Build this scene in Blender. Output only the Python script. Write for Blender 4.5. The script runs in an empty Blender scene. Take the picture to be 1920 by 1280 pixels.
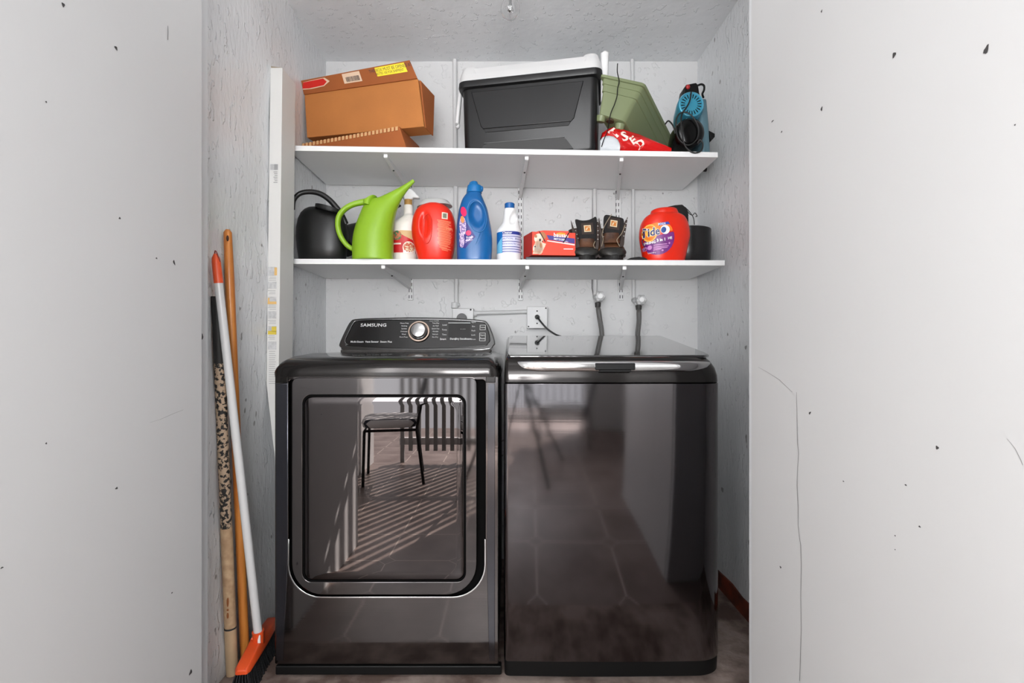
import bpy, bmesh, math, random
from mathutils import Vector, Matrix
from mathutils.bvhtree import BVHTree
random.seed(7)
scene = bpy.context.scene
COL = scene.collection
# ------------------------------------------------------------------ camera, world, lights, exposure
F = 948.0; VX = 955.0; VY = 650.0; CZ = 1.006          # focal length and vanishing point in px of the 1920x1280 frame
cd = bpy.data.cameras.new('camera'); cam = bpy.data.objects.new('camera', cd); COL.objects.link(cam)
cd.sensor_width = 36; cd.lens = 36 * F / 1920; cd.shift_x = 5 / 1920; cd.shift_y = 10 / 1920
cam.location = (0, 0, CZ); cam.rotation_euler = (math.pi / 2, 0, 0); cd.clip_start = .02
scene.camera = cam
w = bpy.data.worlds.new('sky'); scene.world = w; w.use_nodes = True
w.node_tree.nodes['Background'].inputs[0].default_value = (.93, .96, 1, 1)
w.node_tree.nodes['Background'].inputs[1].default_value = 4.0
def light(name, kind, loc, rot, energy, **k):
    d = bpy.data.lights.new(name, kind); d.energy = energy
    for a, b in k.items(): setattr(d, a, b)
    o = bpy.data.objects.new(name, d); o.location = loc; o.rotation_euler = rot; COL.objects.link(o); return o
sd = Vector((-.50, .86, -.80))
s = light('sun', 'SUN', (2, -4, 4), (0, 0, 0), 42.0, angle=.006, color=(1, .96, .9))
s.rotation_euler = sd.to_track_quat('-Z', 'Y').to_euler()
light('upper_fill', 'AREA', (-.09, .75, 2.14), (math.radians(122), 0, 0), 3.4, shape='RECTANGLE', size=.9, size_y=.3, color=(.985, .99, 1))  # added fill light for the closet's upper walls and ceiling, no real fixture
light('front_fill', 'AREA', (-.09, -.6, 1.12), (math.radians(94), 0, 0), 25, shape='RECTANGLE', size=.5, size_y=.4, color=(.985, .99, 1))  # added frontal fill from behind the camera, no real fixture
light('daylight', 'AREA', (-.45, -1.9, 1.78), (math.radians(86), 0, 0), 150, shape='RECTANGLE', size=3.2, size_y=1.4, color=(.98, .985, 1))
vs = scene.view_settings
vs.view_transform = 'Standard'; vs.look = 'None'; vs.gamma = 1; vs.use_curve_mapping = False; vs.exposure = -0.06

# ------------------------------------------------------------------ helpers
def lin(c):
    if isinstance(c, (int, float)): c = (c, c, c)
    f = lambda v: (v / 255 / 12.92) if v <= 10.3 else ((v / 255 + .055) / 1.055) ** 2.4
    return tuple(f(v) for v in c) + (1,)
def mat(name, c, rough=.5, metal=0., var=0., vscale=8., bump=0., bscale=60., stretch=(1, 1, 1), c2=None, coat=0., trans=0., ior=1.5, aniso=0., spec=.5, sharp=None, vstretch=(1, 1, 1), drip=0, dscale=40, dth=.62, speck=0):
    m = bpy.data.materials.new(name); m.use_nodes = True
    N = m.node_tree.nodes; L = m.node_tree.links; b = N['Principled BSDF']
    col = lin(c); b.inputs['Base Color'].default_value = col
    b.inputs['Roughness'].default_value = rough; b.inputs['Metallic'].default_value = metal
    b.inputs['Coat Weight'].default_value = coat; b.inputs['Coat Roughness'].default_value = .05
    b.inputs['Transmission Weight'].default_value = trans; b.inputs['IOR'].default_value = ior
    b.inputs['Specular IOR Level'].default_value = spec
    tc = N.new('ShaderNodeTexCoord')
    def noise(scale, st, det=5):
        mp = N.new('ShaderNodeMapping'); mp.inputs['Scale'].default_value = st
        L.new(tc.outputs['Object'], mp.inputs[0])
        n = N.new('ShaderNodeTexNoise'); n.inputs['Scale'].default_value = scale; n.inputs['Detail'].default_value = det
        L.new(mp.outputs[0], n.inputs['Vector']); return n
    n = noise(vscale, vstretch); r = N.new('ShaderNodeValToRGB')
    d = lin(c2) if c2 is not None else tuple(max(0, v * (1 - (var or .04))) for v in col[:3]) + (1,)
    lo, hi = sharp or (.35, .65)
    r.color_ramp.elements[0].position = lo; r.color_ramp.elements[1].position = hi
    r.color_ramp.elements[0].color = d; r.color_ramp.elements[1].color = col
    L.new(n.outputs[0], r.inputs[0]); L.new(r.outputs[0], b.inputs['Base Color'])
    if bump:
        n2 = noise(bscale, stretch); bp = N.new('ShaderNodeBump'); bp.inputs['Strength'].default_value = min(1, bump)
        bp.inputs['Distance'].default_value = .004 * max(1, bump)
        L.new(n2.outputs[0], bp.inputs['Height']); L.new(bp.outputs[0], b.inputs['Normal'])
    if drip:     # sparse raised brush ridges
        n3 = noise(dscale, stretch, 3); n5 = noise(4, (1, 1, 1), 2); r3 = N.new('ShaderNodeValToRGB'); r3.color_ramp.elements[0].position = dth; r3.color_ramp.elements[1].position = dth + .035
        mm = N.new('ShaderNodeMath'); mm.operation = 'MULTIPLY_ADD'; mm.inputs[1].default_value = .28; L.new(n5.outputs[0], mm.inputs[0]); m4 = N.new('ShaderNodeMath'); m4.operation = 'ADD'; m4.inputs[1].default_value = -.14; L.new(n3.outputs[0], m4.inputs[0]); L.new(m4.outputs[0], mm.inputs[2])
        L.new(mm.outputs[0], r3.inputs[0]); b3 = N.new('ShaderNodeBump'); b3.inputs['Strength'].default_value = 1; b3.inputs['Distance'].default_value = drip
        L.new(r3.outputs[0], b3.inputs['Height']); L.new(bp.outputs[0], b3.inputs['Normal']); L.new(b3.outputs[0], b.inputs['Normal'])
    if speck:
        n4 = noise(speck, (1, 1, .7), 1.5); r4 = N.new('ShaderNodeValToRGB'); r4.color_ramp.elements[0].position = .73; r4.color_ramp.elements[1].position = .76
        r4.color_ramp.elements[0].color = (1, 1, 1, 1); r4.color_ramp.elements[1].color = (.45, .44, .43, 1); L.new(n4.outputs[0], r4.inputs[0])
        mx = N.new('ShaderNodeMix'); mx.data_type = 'RGBA'; mx.blend_type = 'MULTIPLY'; mx.inputs[0].default_value = 1; L.new(r.outputs[0], mx.inputs[6]); L.new(r4.outputs[0], mx.inputs[7]); L.new(mx.outputs[2], b.inputs['Base Color'])
    return m
def P(px, py, Y): return Vector(((px - VX) / F * Y, Y, CZ + (VY - py) / F * Y))
def XZ(px, py, Y): return ((px - VX) / F * Y, CZ + (VY - py) / F * Y)
OFF = {}
def props(o, label=None, cat=None, group=None, kind=None):
    for k, v in (('label', label), ('category', cat), ('group', group), ('kind', kind)):
        if v: o[k] = v
    return o
def thing(name, loc, label, cat, group=None, rot=0):
    o = bpy.data.objects.new(name, None); COL.objects.link(o); o.location = loc; o.rotation_euler = (0, 0, rot); o.empty_display_size = .05
    OFF[o] = Vector(loc); return props(o, label, cat, group)
def mesh(name, v, f, m, par=None, smooth=None, bev=0, seg=2, sub=0, sol=0):
    v = [Vector(p) for p in v]
    if par is None:
        lo = [min(p[i] for p in v) for i in range(3)]; hi = [max(p[i] for p in v) for i in range(3)]
        off = Vector(((lo[0] + hi[0]) / 2, (lo[1] + hi[1]) / 2, lo[2]))
    else: off = OFF[par]
    me = bpy.data.meshes.new(name)
    me.from_pydata([p - off for p in v], [], f); me.update()
    bm = bmesh.new(); bm.from_mesh(me); bmesh.ops.recalc_face_normals(bm, faces=bm.faces); bm.to_mesh(me); bm.free()
    for x in (m if isinstance(m, (list, tuple)) else [m]): me.materials.append(x)
    o = bpy.data.objects.new(name, me); COL.objects.link(o)
    if par is None: o.location = off
    else: o.parent = par
    OFF[o] = off
    if smooth is not None:
        me.shade_smooth(); me.set_sharp_from_angle(angle=math.radians(smooth))
    if sol:
        s = o.modifiers.new('Solidify', 'SOLIDIFY'); s.thickness = sol; s.offset = 0
    if bev:
        b = o.modifiers.new('Bevel', 'BEVEL'); b.width = bev; b.segments = seg; b.limit_method = 'ANGLE'; b.angle_limit = math.radians(40)
        if smooth is None: me.shade_smooth(); me.set_sharp_from_angle(angle=math.radians(180)); b.harden_normals = True
    if sub:
        s = o.modifiers.new('Subsurf', 'SUBSURF'); s.levels = s.render_levels = sub
    return o
class MB:
    def __init__(s): s.v = []; s.f = []
    def add(s, v, f):
        n = len(s.v); s.v += [Vector(p) for p in v]; s.f += [tuple(i + n for i in q) for q in f]; return s
    def box(s, a, b):
        x0, y0, z0 = a; x1, y1, z1 = b
        return s.add([(x0, y0, z0), (x1, y0, z0), (x1, y1, z0), (x0, y1, z0), (x0, y0, z1), (x1, y0, z1), (x1, y1, z1), (x0, y1, z1)],
                     [(0, 1, 2, 3), (4, 5, 6, 7), (0, 1, 5, 4), (1, 2, 6, 5), (2, 3, 7, 6), (3, 0, 4, 7)])
    def hexa(s, p):   # 8 corners: bottom 4, top 4
        return s.add(p, [(0, 1, 2, 3), (4, 5, 6, 7), (0, 1, 5, 4), (1, 2, 6, 5), (2, 3, 7, 6), (3, 0, 4, 7)])
    def loft(s, rings, cap=(True, True), closed=True):
        n = len(rings[0]); base = len(s.v)
        for r in rings: s.v += [Vector(p) for p in r]
        for i in range(len(rings) - 1):
            for j in range(n if closed else n - 1):
                k = (j + 1) % n
                s.f.append((base + i * n + j, base + i * n + k, base + (i + 1) * n + k, base + (i + 1) * n + j))
        if cap[0]: s.f.append(tuple(base + j for j in range(n)))
        if cap[1]: s.f.append(tuple(base + (len(rings) - 1) * n + j for j in range(n)))
        return s
    def tube(s, pts, r, N=10, closed=False):
        pts = [Vector(p) for p in pts]; n = len(pts)
        rs = r if isinstance(r, (list, tuple)) else [r] * n
        rings = []; up = None
        for i, p in enumerate(pts):
            a = pts[i - 1] if (i > 0 or closed) else pts[i]; b = pts[(i + 1) % n] if (i < n - 1 or closed) else pts[i]
            t = (b - a).normalized()
            if up is None: up = t.orthogonal().normalized()
            up = (up - t * up.dot(t))
            up = up.normalized() if up.length > 1e-6 else t.orthogonal().normalized()
            q = t.cross(up)
            rings.append([p + (up * math.cos(2 * math.pi * k / N) + q * math.sin(2 * math.pi * k / N)) * rs[i] for k in range(N)])
        if closed: rings.append(rings[0])
        return s.loft(rings, (not closed, not closed))
    def ball(s, c, r, N=16, M=10):
        c = Vector(c); r = (r, r, r) if isinstance(r, (int, float)) else r
        rings = [[c + Vector((r[0] * math.sin(t) * math.cos(a), r[1] * math.sin(t) * math.sin(a), r[2] * math.cos(t)))
                  for a in [2 * math.pi * k / N for k in range(N)]] for t in [math.pi * (i + .02 * (i == 0) - .02 * (i == M)) / M for i in range(M + 1)]]
        return s.loft(rings)
    def cyl(s, a, b, r, N=24, r2=None): return s.tube([a, b], [r, r if r2 is None else r2], N)
    def mk(s, name, m, par=None, **k): return mesh(name, s.v, s.f, m, par, **k)
def box(name, a, b, m, par=None, **k): return MB().box(a, b).mk(name, m, par, **k)
def ring(c, a, b, n=2., N=32, ph=0):
    c, a, b = Vector(c), Vector(a), Vector(b); out = []
    for k in range(N):
        t = 2 * math.pi * (k + ph) / N; co, si = math.cos(t), math.sin(t)
        out.append(c + a * math.copysign(abs(co) ** (2 / n), co) + b * math.copysign(abs(si) ** (2 / n), si))
    return out
def cr(p, n):     # Catmull-Rom through rows of equal-length tuples
    out = []
    for i in range(len(p) - 1):
        p0, p1, p2, p3 = p[max(i - 1, 0)], p[i], p[i + 1], p[min(i + 2, len(p) - 1)]
        for k in range(n):
            t = k / n
            out.append(tuple(.5 * (2 * b + (c - a) * t + (2 * a - 5 * b + 4 * c - d) * t * t + (3 * b - a - 3 * c + d) * t ** 3) for a, b, c, d in zip(p0, p1, p2, p3)))
    out.append(tuple(p[-1])); return out
def path(pts, n=6): return [Vector(q) for q in cr([tuple(p) for p in pts], n)]
def loftLR(rows, Y, n=2.2, N=48, sm=5):
    """rows: (Lx, Ly, Rx, Ry, halfdepth) in px at distance Y -> rings"""
    R = []
    for lx, ly, rx, ry, d in cr(rows, sm):
        l, r = P(lx, ly, Y), P(rx, ry, Y)
        R.append(ring((l + r) / 2, (r - l) / 2, (0, max(d, .0005), 0), n, N))
    return R
def lathe(prof, c, N=40):   # prof (r, z)
    return [[Vector((c[0] + r * math.cos(2 * math.pi * k / N), c[1] + r * math.sin(2 * math.pi * k / N), c[2] + z)) for k in range(N)] for r, z in prof]
def rrect(x0, z0, x1, z1, r, n=8):
    rs = r if isinstance(r, (list, tuple)) else [r] * 4      # BL BR TR TL
    out = []
    for (cx, cz, a0, q) in ((x0, z0, 180, rs[0]), (x1, z0, 270, rs[1]), (x1, z1, 0, rs[2]), (x0, z1, 90, rs[3])):
        ccx = cx + (q if cx == x0 else -q); ccz = cz + (q if cz == z0 else -q)
        for k in range(n + 1):
            a = math.radians(a0 + 90 * k / n); out.append((ccx + q * math.cos(a), ccz + q * math.sin(a)))
    return out
def curve_mesh(cu):
    o = bpy.data.objects.new('t', cu); COL.objects.link(o)
    me = bpy.data.meshes.new_from_object(o); v = [p.co.copy() for p in me.vertices]; f = [tuple(q.vertices) for q in me.polygons]
    bpy.data.objects.remove(o); bpy.data.curves.remove(cu); bpy.data.meshes.remove(me); return v, f
def plate(name, outs, y0, y1, m, par=None, bev=0, tr=None, smooth=35):
    """outs: outlines in (x,z); first is outer, others holes; from front y0 to back y1"""
    cu = bpy.data.curves.new('c', 'CURVE'); cu.dimensions = '2D'; cu.fill_mode = 'BOTH'
    cu.extrude = max((y1 - y0) / 2 - bev, 1e-5); cu.bevel_depth = bev; cu.bevel_resolution = 2; cu.offset = -bev
    for o in outs:
        sp = cu.splines.new('POLY'); sp.points.add(len(o) - 1); sp.use_cyclic_u = True
        for p, q in zip(sp.points, o): p.co = (q[0], q[1], 0, 1)
    v, f = curve_mesh(cu)
    v = [Vector((p.x, (y0 + y1) / 2 - p.z, p.y)) for p in v]
    if tr: v = [tr(p) for p in v]
    return mesh(name, v, f, m, par, smooth=smooth)
def textvf(body, size, shear=0, bold=0):
    cu = bpy.data.curves.new('t', 'FONT'); cu.body = body; cu.size = size; cu.align_x = 'CENTER'; cu.align_y = 'CENTER'
    cu.fill_mode = 'FRONT'; cu.resolution_u = 2; cu.shear = shear; cu.offset = bold
    return curve_mesh(cu)
def tree(o): # bvh in world coords of unrotated build space
    off = OFF[o]; me = o.data
    return BVHTree.FromPolygons([v.co + off for v in me.vertices], [tuple(p.vertices) for p in me.polygons])
def proj(v2, tr, lift=.0007, fallback=2.0):
    out = []
    for x, z in v2:
        h = tr.ray_cast(Vector((x, .5, z)), Vector((0, 1, 0)))
        out.append(Vector((x, (h[0].y if h[0] is not None else fallback) - lift, z)))
    return out
def ellgrid(cx, cz, rx, rz, ang=0, R=8, N=28, clip=None):
    v = [(0, 0)] + [((i + 1) / R * math.cos(2 * math.pi * k / N), (i + 1) / R * math.sin(2 * math.pi * k / N)) for i in range(R) for k in range(N)]
    f = [(0, 1 + k, 1 + (k + 1) % N) for k in range(N)] + [(1 + i * N + k, 1 + (i + 1) * N + k, 1 + (i + 1) * N + (k + 1) % N, 1 + i * N + (k + 1) % N) for i in range(R - 1) for k in range(N)]
    ca, sa = math.cos(ang), math.sin(ang); V = []
    for x, z in v:
        x *= rx; z *= rz
        if clip: x, z = clip(x, z)
        V.append((cx + x * ca - z * sa, cz + x * sa + z * ca))
    return V, f
def quadgrid(q, n=8, m=8):   # q: 4 (x,z) corners BL BR TR TL
    v = []; f = []
    for j in range(m + 1):
        for i in range(n + 1):
            s, t = i / n, j / m
            a = [q[0][k] * (1 - s) + q[1][k] * s for k in (0, 1)]; b = [q[3][k] * (1 - s) + q[2][k] * s for k in (0, 1)]
            v.append((a[0] * (1 - t) + b[0] * t, a[1] * (1 - t) + b[1] * t))
    for j in range(m):
        for i in range(n): f.append((j * (n + 1) + i, j * (n + 1) + i + 1, (j + 1) * (n + 1) + i + 1, (j + 1) * (n + 1) + i))
    return v, f
class Decal:   # printing on the front of a part; projected along the view axis of the build space
    def __init__(s, target, lift=.0007, fb=2.0): s.t = tree(target); s.tgt = target; s.lift = lift; s.fb = fb; s.new()
    def new(s): s.v = []; s.f = []; return s
    def add(s, v, f):
        n = len(s.v); s.v += v; s.f += [tuple(i + n for i in q) for q in f]; return s
    def ell(s, px, py, rx, ry, Y, ang=0, **k):
        x, z = XZ(px, py, Y); return s.add(*ellgrid(x, z, rx * Y / F, ry * Y / F, ang, **k))
    def quad(s, pts, Y, n=8, m=8): return s.add(*quadgrid([XZ(a, b, Y) for a, b in pts], n, m))
    def rect(s, x0, y0, x1, y1, Y, n=4, m=4): return s.quad([(x0, y1), (x1, y1), (x1, y0), (x0, y0)], Y, n, m)
    def text(s, body, px, py, hpx, Y, ang=0, sx=1, shear=0, bold=0):
        v, f = textvf(body, hpx * Y / F * 1.35, shear, bold * Y / F); x, z = XZ(px, py, Y); ca, sa = math.cos(ang), math.sin(ang)
        return s.add([(x + p.x * sx * ca - p.y * sa, z + p.x * sx * sa + p.y * ca) for p in v], f)
    def mk(s, name, m, par=None, lift=None, label=None):
        o = mesh(name, proj(s.v, s.t, lift or s.lift, s.fb), s.f, m, par or s.tgt); s.new()
        if label: o['label'] = label
        return o
# ------------------------------------------------------------------ materials of the place
M_wall = mat('painted plaster', (226, 228, 230), .27, var=.05, vscale=3, bump=.6, bscale=75, stretch=(1, 1, .4), drip=.0024, dscale=46, dth=.60, speck=26)
M_back = mat('painted plaster, back', 214, .5, var=.05, vscale=3, bump=.4, bscale=40, drip=.0012, dscale=26, dth=.615, speck=34)
M_ceil = mat('ceiling plaster', (232, 234, 236), .55, var=.04, bump=.6, bscale=20, drip=.0014, dscale=34, dth=.61)
M_panel = mat('painted panel', (200, 200, 200), .5, var=.03, vscale=1.2)
M_trim = mat('trim paint', (214, 216, 218), .4, var=.03)
M_dark = mat('dark mark', (60, 58, 58), .7)
M_crack = mat('crack', (120, 118, 118), .8)
M_gap = mat('gap', 2, .8, spec=.1)
WL, WR, YB, ZC = -.87, .893, 2.40, 2.36
def st(o): o['kind'] = 'structure'; return o
def tiles():
    m = bpy.data.materials.new('floor tile'); m.use_nodes = True; N = m.node_tree.nodes; L = m.node_tree.links; b = N['Principled BSDF']
    tc = N.new('ShaderNodeTexCoord'); sp = N.new('ShaderNodeSeparateXYZ'); L.new(tc.outputs['Object'], sp.inputs[0])
    def mth(op, a, c=None, d=None):
        n = N.new('ShaderNodeMath'); n.operation = op
        for i, q in enumerate((a, c, d)):
            if q is None: continue
            if isinstance(q, (int, float)): n.inputs[i].default_value = q
            else: L.new(q, n.inputs[i])
        return n.outputs[0]
    T = .333
    def fr(o, sh): return mth('ABSOLUTE', mth('SUBTRACT', mth('FRACT', mth('ADD', mth('DIVIDE', o, T), sh)), .5))
    u, v = fr(sp.outputs[0], 10.93), fr(sp.outputs[1], 10.67)        # 0 at a corner line, .5 mid tile
    dia = mth('ADD', u, v)
    inside = mth('LESS_THAN', dia, .13)
    rim = mth('MULTIPLY', mth('GREATER_THAN', dia, .115), inside)
    line = mth('MULTIPLY', mth('LESS_THAN', mth('MINIMUM', u, v), .009), mth('SUBTRACT', 1, inside))
    g = mth('MAXIMUM', rim, line)
    n = N.new('ShaderNodeTexNoise'); n.inputs['Scale'].default_value = 5; n.inputs['Detail'].default_value = 6; L.new(tc.outputs['Object'], n.inputs['Vector'])
    r = N.new('ShaderNodeValToRGB'); r.color_ramp.elements[0].color = lin((104, 88, 82)); r.color_ramp.elements[1].color = lin((140, 126, 120)); r.color_ramp.elements[0].position = .3; r.color_ramp.elements[1].position = .7
    L.new(n.outputs[0], r.inputs[0])
    mx = N.new('ShaderNodeMix'); mx.data_type = 'RGBA'; L.new(g, mx.inputs[0]); L.new(r.outputs[0], mx.inputs[6]); mx.inputs[7].default_value = lin((190, 176, 166))
    L.new(mx.outputs[2], b.inputs['Base Color']); b.inputs['Roughness'].default_value = .38
    return m
M_floor = tiles()
M_dirt = mat('closet floor', (150, 134, 126), .85, vscale=9, c2=(92, 74, 66), bump=.6, bscale=70, sharp=(.38, .6))
# ------------------------------------------------------------------ the setting
st(box('floor', (-2.4, -3.2, -.06), (2.2, 1.34, 0), M_floor))
st(box('closet_floor', (-.95, 1.34, -.06), (.98, 2.48, 0), M_dirt))
st(box('ceiling', (-1.7, -1.45, ZC), (1.3, 2.48, ZC + .06), M_ceil))
# closet walls: gently uneven plaster
def wavy(name, o, ax, au, nu, nv, m, amp=.0025, th=.06):
    o, ax, au = Vector(o), Vector(ax), Vector(au); n = ax.cross(au).normalized(); v = []; f = []
    for j in range(nv + 1):
        for i in range(nu + 1):
            a = amp * (math.sin(i * .9 + j * .55) + math.sin(j * 1.3 - i * .4 + 2)) * (0 if i in (0, nu) or j in (0, nv) else 1)
            v.append(o + ax * i / nu + au * j / nv + n * a)
    k = len(v); v += [o, o + ax, o + ax + au, o + au]; v[k:] = [p - n * th for p in v[k:]]
    for j in range(nv):
        for i in range(nu): a = j * (nu + 1) + i; f.append((a, a + 1, a + nu + 2, a + nu + 1))
    row = lambda j: [j * (nu + 1) + i for i in range(nu + 1)]; cl = lambda i: [j * (nu + 1) + i for j in range(nv + 1)]
    f += [(k, k + 1, k + 2, k + 3), tuple(row(0)[::-1] + [k, k + 1]), tuple(row(nv) + [k + 2, k + 3]), tuple(cl(0) + [k + 3, k]), tuple(cl(nu)[::-1] + [k + 1, k + 2])]
    return st(mesh(name, v, f, m, smooth=50))
wavy('wall_back', (WL, YB, 0), (WR - WL, 0, 0), (0, 0, ZC), 24, 30, M_back, .0015)
wavy('wall_left', (WL, 1.34, 0), (0, YB - 1.34, 0), (0, 0, ZC), 14, 30, M_wall)
wavy('wall_right', (WR, YB, 0), (0, -(YB - 1.25), 0), (0, 0, ZC), 14, 30, M_wall)
# the two side walls of the passage that leads up to the closet
XL, XR = -.77, .592
YL, YR = XL * F / (378 - VX), XR * F / (1409 - VX)
wl = st(box('wall_front_left', (XL - .12, .49, 0), (XL, YL, ZC), M_panel))
wr = st(box('wall_front_right', (XR, .54, 0), (XR + .12, YR, ZC), M_panel))
st(box('wall_far_right', (1.02, -1.4, 0), (1.1, .54, ZC), M_panel))
st(box('wall_jog_right', (XR + .12, .54, 0), (1.1, .60, ZC), M_panel))
st(box('wall_far_left', (-1.26, -1.34, 0), (-1.18, .40, ZC), M_panel))
st(box('wall_jog_left', (-1.26, .40, 0), (XL - .12, .49, ZC), M_panel))
st(MB().box((XL - .10, YL, 0), (XL - .006, YL + .012, ZC)).box((XL - .10, YL + .012, 0), (XL - .028, YL + .075, ZC)).mk('trim_1', M_trim, bev=.003))
st(box('trim_2', (XR + .002, YR, 0), (XR + .31, YR + .018, ZC), M_trim, bev=.002))
st(MB().loft([[(WR - .02, y, -.001), (WR + .002, y, -.001), (WR + .002, y, h), (WR - .008, y, h)] for y, h in ((1.62, .058), (1.85, .055), (1.93, .05), (2.02, .06), (2.30, .05))]).mk('baseboard_right', mat('old brown board', (120, 48, 22), .7, c2=(60, 26, 14), vscale=14)))
# marks on the passage walls
def side(px, py, X):
    Y = X * F / (px - VX); return Y, CZ + (VY - py) * Y / F
def speck(wall, X, px, py, rx, ry, ang=0, name='nail_hole', m=M_dark):
    y, z = side(px, py, X); y2, _ = side(px + rx, py, X); ry_ = ry * y / F; rx_ = abs(y2 - y); s = -1 if X > 0 else 1
    v = [(X + s * .0006, y, z)]; n = 10
    for k in range(n):
        t = 2 * math.pi * k / n; q = 1 + .25 * math.sin(3 * t + px); a, b = rx_ * math.cos(t) * q, ry_ * math.sin(t) * q
        v.append((X + s * .0006, y + a * math.cos(ang) - b * math.sin(ang), z + a * math.sin(ang) + b * math.cos(ang)))
    mesh(name, v, [(0, 1 + k, 1 + (k + 1) % n) for k in range(n)], m, wall)
for a in ((118, 9, 3, 4, -.4), (217, 90, 3, 3, -.4), (379, 631, 1.5, 6), (293, 484, 1.6, 1.6), (326, 492, 1.6, 5, .5), (86, 191, 1.6, 1.6), (3, 424 + 640, 3, 1.5), (224, 409, 2, 2, .4), (322, 1111, 1.4, 1.4), (357, 1260, 3, 4, .6), (218, 915, 2.5, 2), (86, 831, 1.8, 1.8)):
    speck(wl, XL, *a)
for a in ((1677, 103, 3.4, 5, .3), (1850, 93, 4.6, 8, .4), (1541, 204, 1.6, 4, .2), (1541, 21, 1.4, 2.5, .3), (1449, 227, 2.4, 1.2), (1519, 774, 2.4, 2, -.6), (1758, 839, 3, 3.4), (1725, 987, 2.2, 1.6), (1699, 909, 2, 1.4), (1464, 1063, 1.6, 2), (1466, 247, 1.4, 1.6), (1904, 234, 1.5, 1.5), (1582, 902, 1.5, 1.2), (1679, 1004, 1.3, 1.3), (1679, 1030, 1, 1.2)):
    speck(wr, XR, *a)
def seam(wall, X, pts, wpx, m=M_crack, name='crack'):
    v = []; f = []; s = -1 if X > 0 else 1
    for i, (px, py) in enumerate(pts):
        wv = wpx * (.5 + .5 * abs(math.sin(i * 2.3)))
        for d in (-wv, wv):
            y, z = side(px + d, py, X); v.append((X + s * .0007, y, z))
    for i in range(len(pts) - 1): f.append((2 * i, 2 * i + 1, 2 * i + 3, 2 * i + 2))
    mesh(name, v, f, m, wall)
seam(wr, XR, [(1494, 735), (1495, 790), (1496, 830), (1498, 850), (1496, 880), (1495, 910), (1497, 950), (1497, 985), (1500, 1010), (1502, 1022), (1503, 1060), (1502, 1120), (1503, 1180), (1501, 1240), (1500, 1276)], .5)
seam(wr, XR, [(1422, 688), (1440, 698), (1462, 712), (1486, 735)], .5)
seam(wr, XR, [(1889, 822), (1904, 840), (1915, 862), (1919, 872)], .5)
seam(wl, XL, [(314, 48), (314.5, 60), (314, 75)], .7)
seam(wl, XL, [(280, 792), (300, 786), (325, 775), (343, 768)], .6)
# ------------------------------------------------------------------ patio end of the passage, seen mirrored in the two machines
M_white = mat('white painted timber', 226, .5)
M_slat = mat('timber darkened as backlit', 150, .6)  # grey tone puts the backlit shade into the pickets' colour
M_iron = mat('black iron', 26, .4, metal=.3)
sc_ = thing('picket_screen', (-.65, -1.36, 0), 'pale screen of upright pickets closing the patio behind the camera, mirrored in the dryer door', 'screen')
for z in (.15, .98, 2.2): box('rail', (-.96, -1.40, z), (.62, -1.365, z + .06), M_white, sc_)
for k in range(22): x = -.95 + k * .0725; box('picket', (x, -1.365, .0 if k % 7 == 0 else .10), (x + .034, -1.345, 2.34), M_slat, sc_)
st(box('wall_patio_end', (.62, -1.42, 0), (1.1, -1.34, ZC), M_panel))
def chair(loc, rot, label):
    r = thing('patio_chair', loc, label, 'chair', 'iron patio chairs behind the camera', rot); L = Vector(loc); q = lambda *p: L + Vector(p)
    m = MB()
    for x in (-.2, .2):
        MB().tube([q(x, -.19, 0), q(x, -.18, .40)], .011, 8).mk('leg', M_iron, r, smooth=40)
        MB().tube([q(x, .24, 0), q(x, .19, .40)], .011, 8).mk('leg', M_iron, r, smooth=40)
    MB().tube([q(-.2, -.18, .40), q(.2, -.18, .40), q(.2, .19, .40), q(-.2, .19, .40)], .010, 8, True).mk('seat_frame', M_iron, r, smooth=40)
    b = MB().tube(path([q(-.2, .19, .40), q(-.21, .25, .75), q(-.12, .28, .88), q(.12, .28, .88), q(.21, .25, .75), q(.2, .19, .40)], 5), .011, 8)
    for k in range(7): x = -.15 + k * .05; b.tube([q(x, .20, .42), q(x * .95, .27, .86)], .006, 6)
    for k in range(5): b.tube([q(-.2, .20 + k * .014, .48 + k * .09), q(.2, .20 + k * .014, .48 + k * .09)], .004, 6)
    b.mk('backrest', M_iron, r, smooth=40)
    MB().loft([ring(q(0, 0, z), (a, 0, 0), (0, a, 0), 5, 40) for z, a in ((.412, .17), (.42, .2), (.45, .21), (.475, .2), (.482, .17))]).mk('cushion', M_cush, r, smooth=60)
def stripes():
    m = bpy.data.materials.new('striped cloth'); m.use_nodes = True; N = m.node_tree.nodes; L = m.node_tree.links
    tc = N.new('ShaderNodeTexCoord'); wv = N.new('ShaderNodeTexWave'); wv.inputs['Scale'].default_value = 6; wv.inputs['Distortion'].default_value = .6
    L.new(tc.outputs['Object'], wv.inputs[0]); r = N.new('ShaderNodeValToRGB'); r.color_ramp.interpolation = 'CONSTANT'
    r.color_ramp.elements[0].color = lin(235); r.color_ramp.elements[1].color = lin((60, 64, 76)); r.color_ramp.elements[1].position = .7
    L.new(wv.outputs[1], r.inputs[0]); L.new(r.outputs[0], N['Principled BSDF'].inputs['Base Color']); N['Principled BSDF'].inputs['Roughness'].default_value = .8
    return m
M_cush = stripes()
chair((-.90, -.80, 0), -1.75, 'black iron patio chair with striped cushion, mirrored in the dryer door')
chair((.36, -.72, 0), -1.35, 'black iron patio chair with striped cushion, mirrored in the washing machine front')
tr_ = thing('camera_tripod', (.05, -.03, 0), 'black camera tripod standing in the passage, mirrored in the washing machine front', 'tripod')
for f_ in ((.17, .44, 0), (.30, -.14, 0), (-.34, -.22, 0)):
    MB().tube([f_, Vector(f_).lerp(Vector((0, -.05, .90)), .5), (0, -.05, .90)], [.008, .011, .013], 10).mk('leg', M_iron, tr_, smooth=50)
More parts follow.
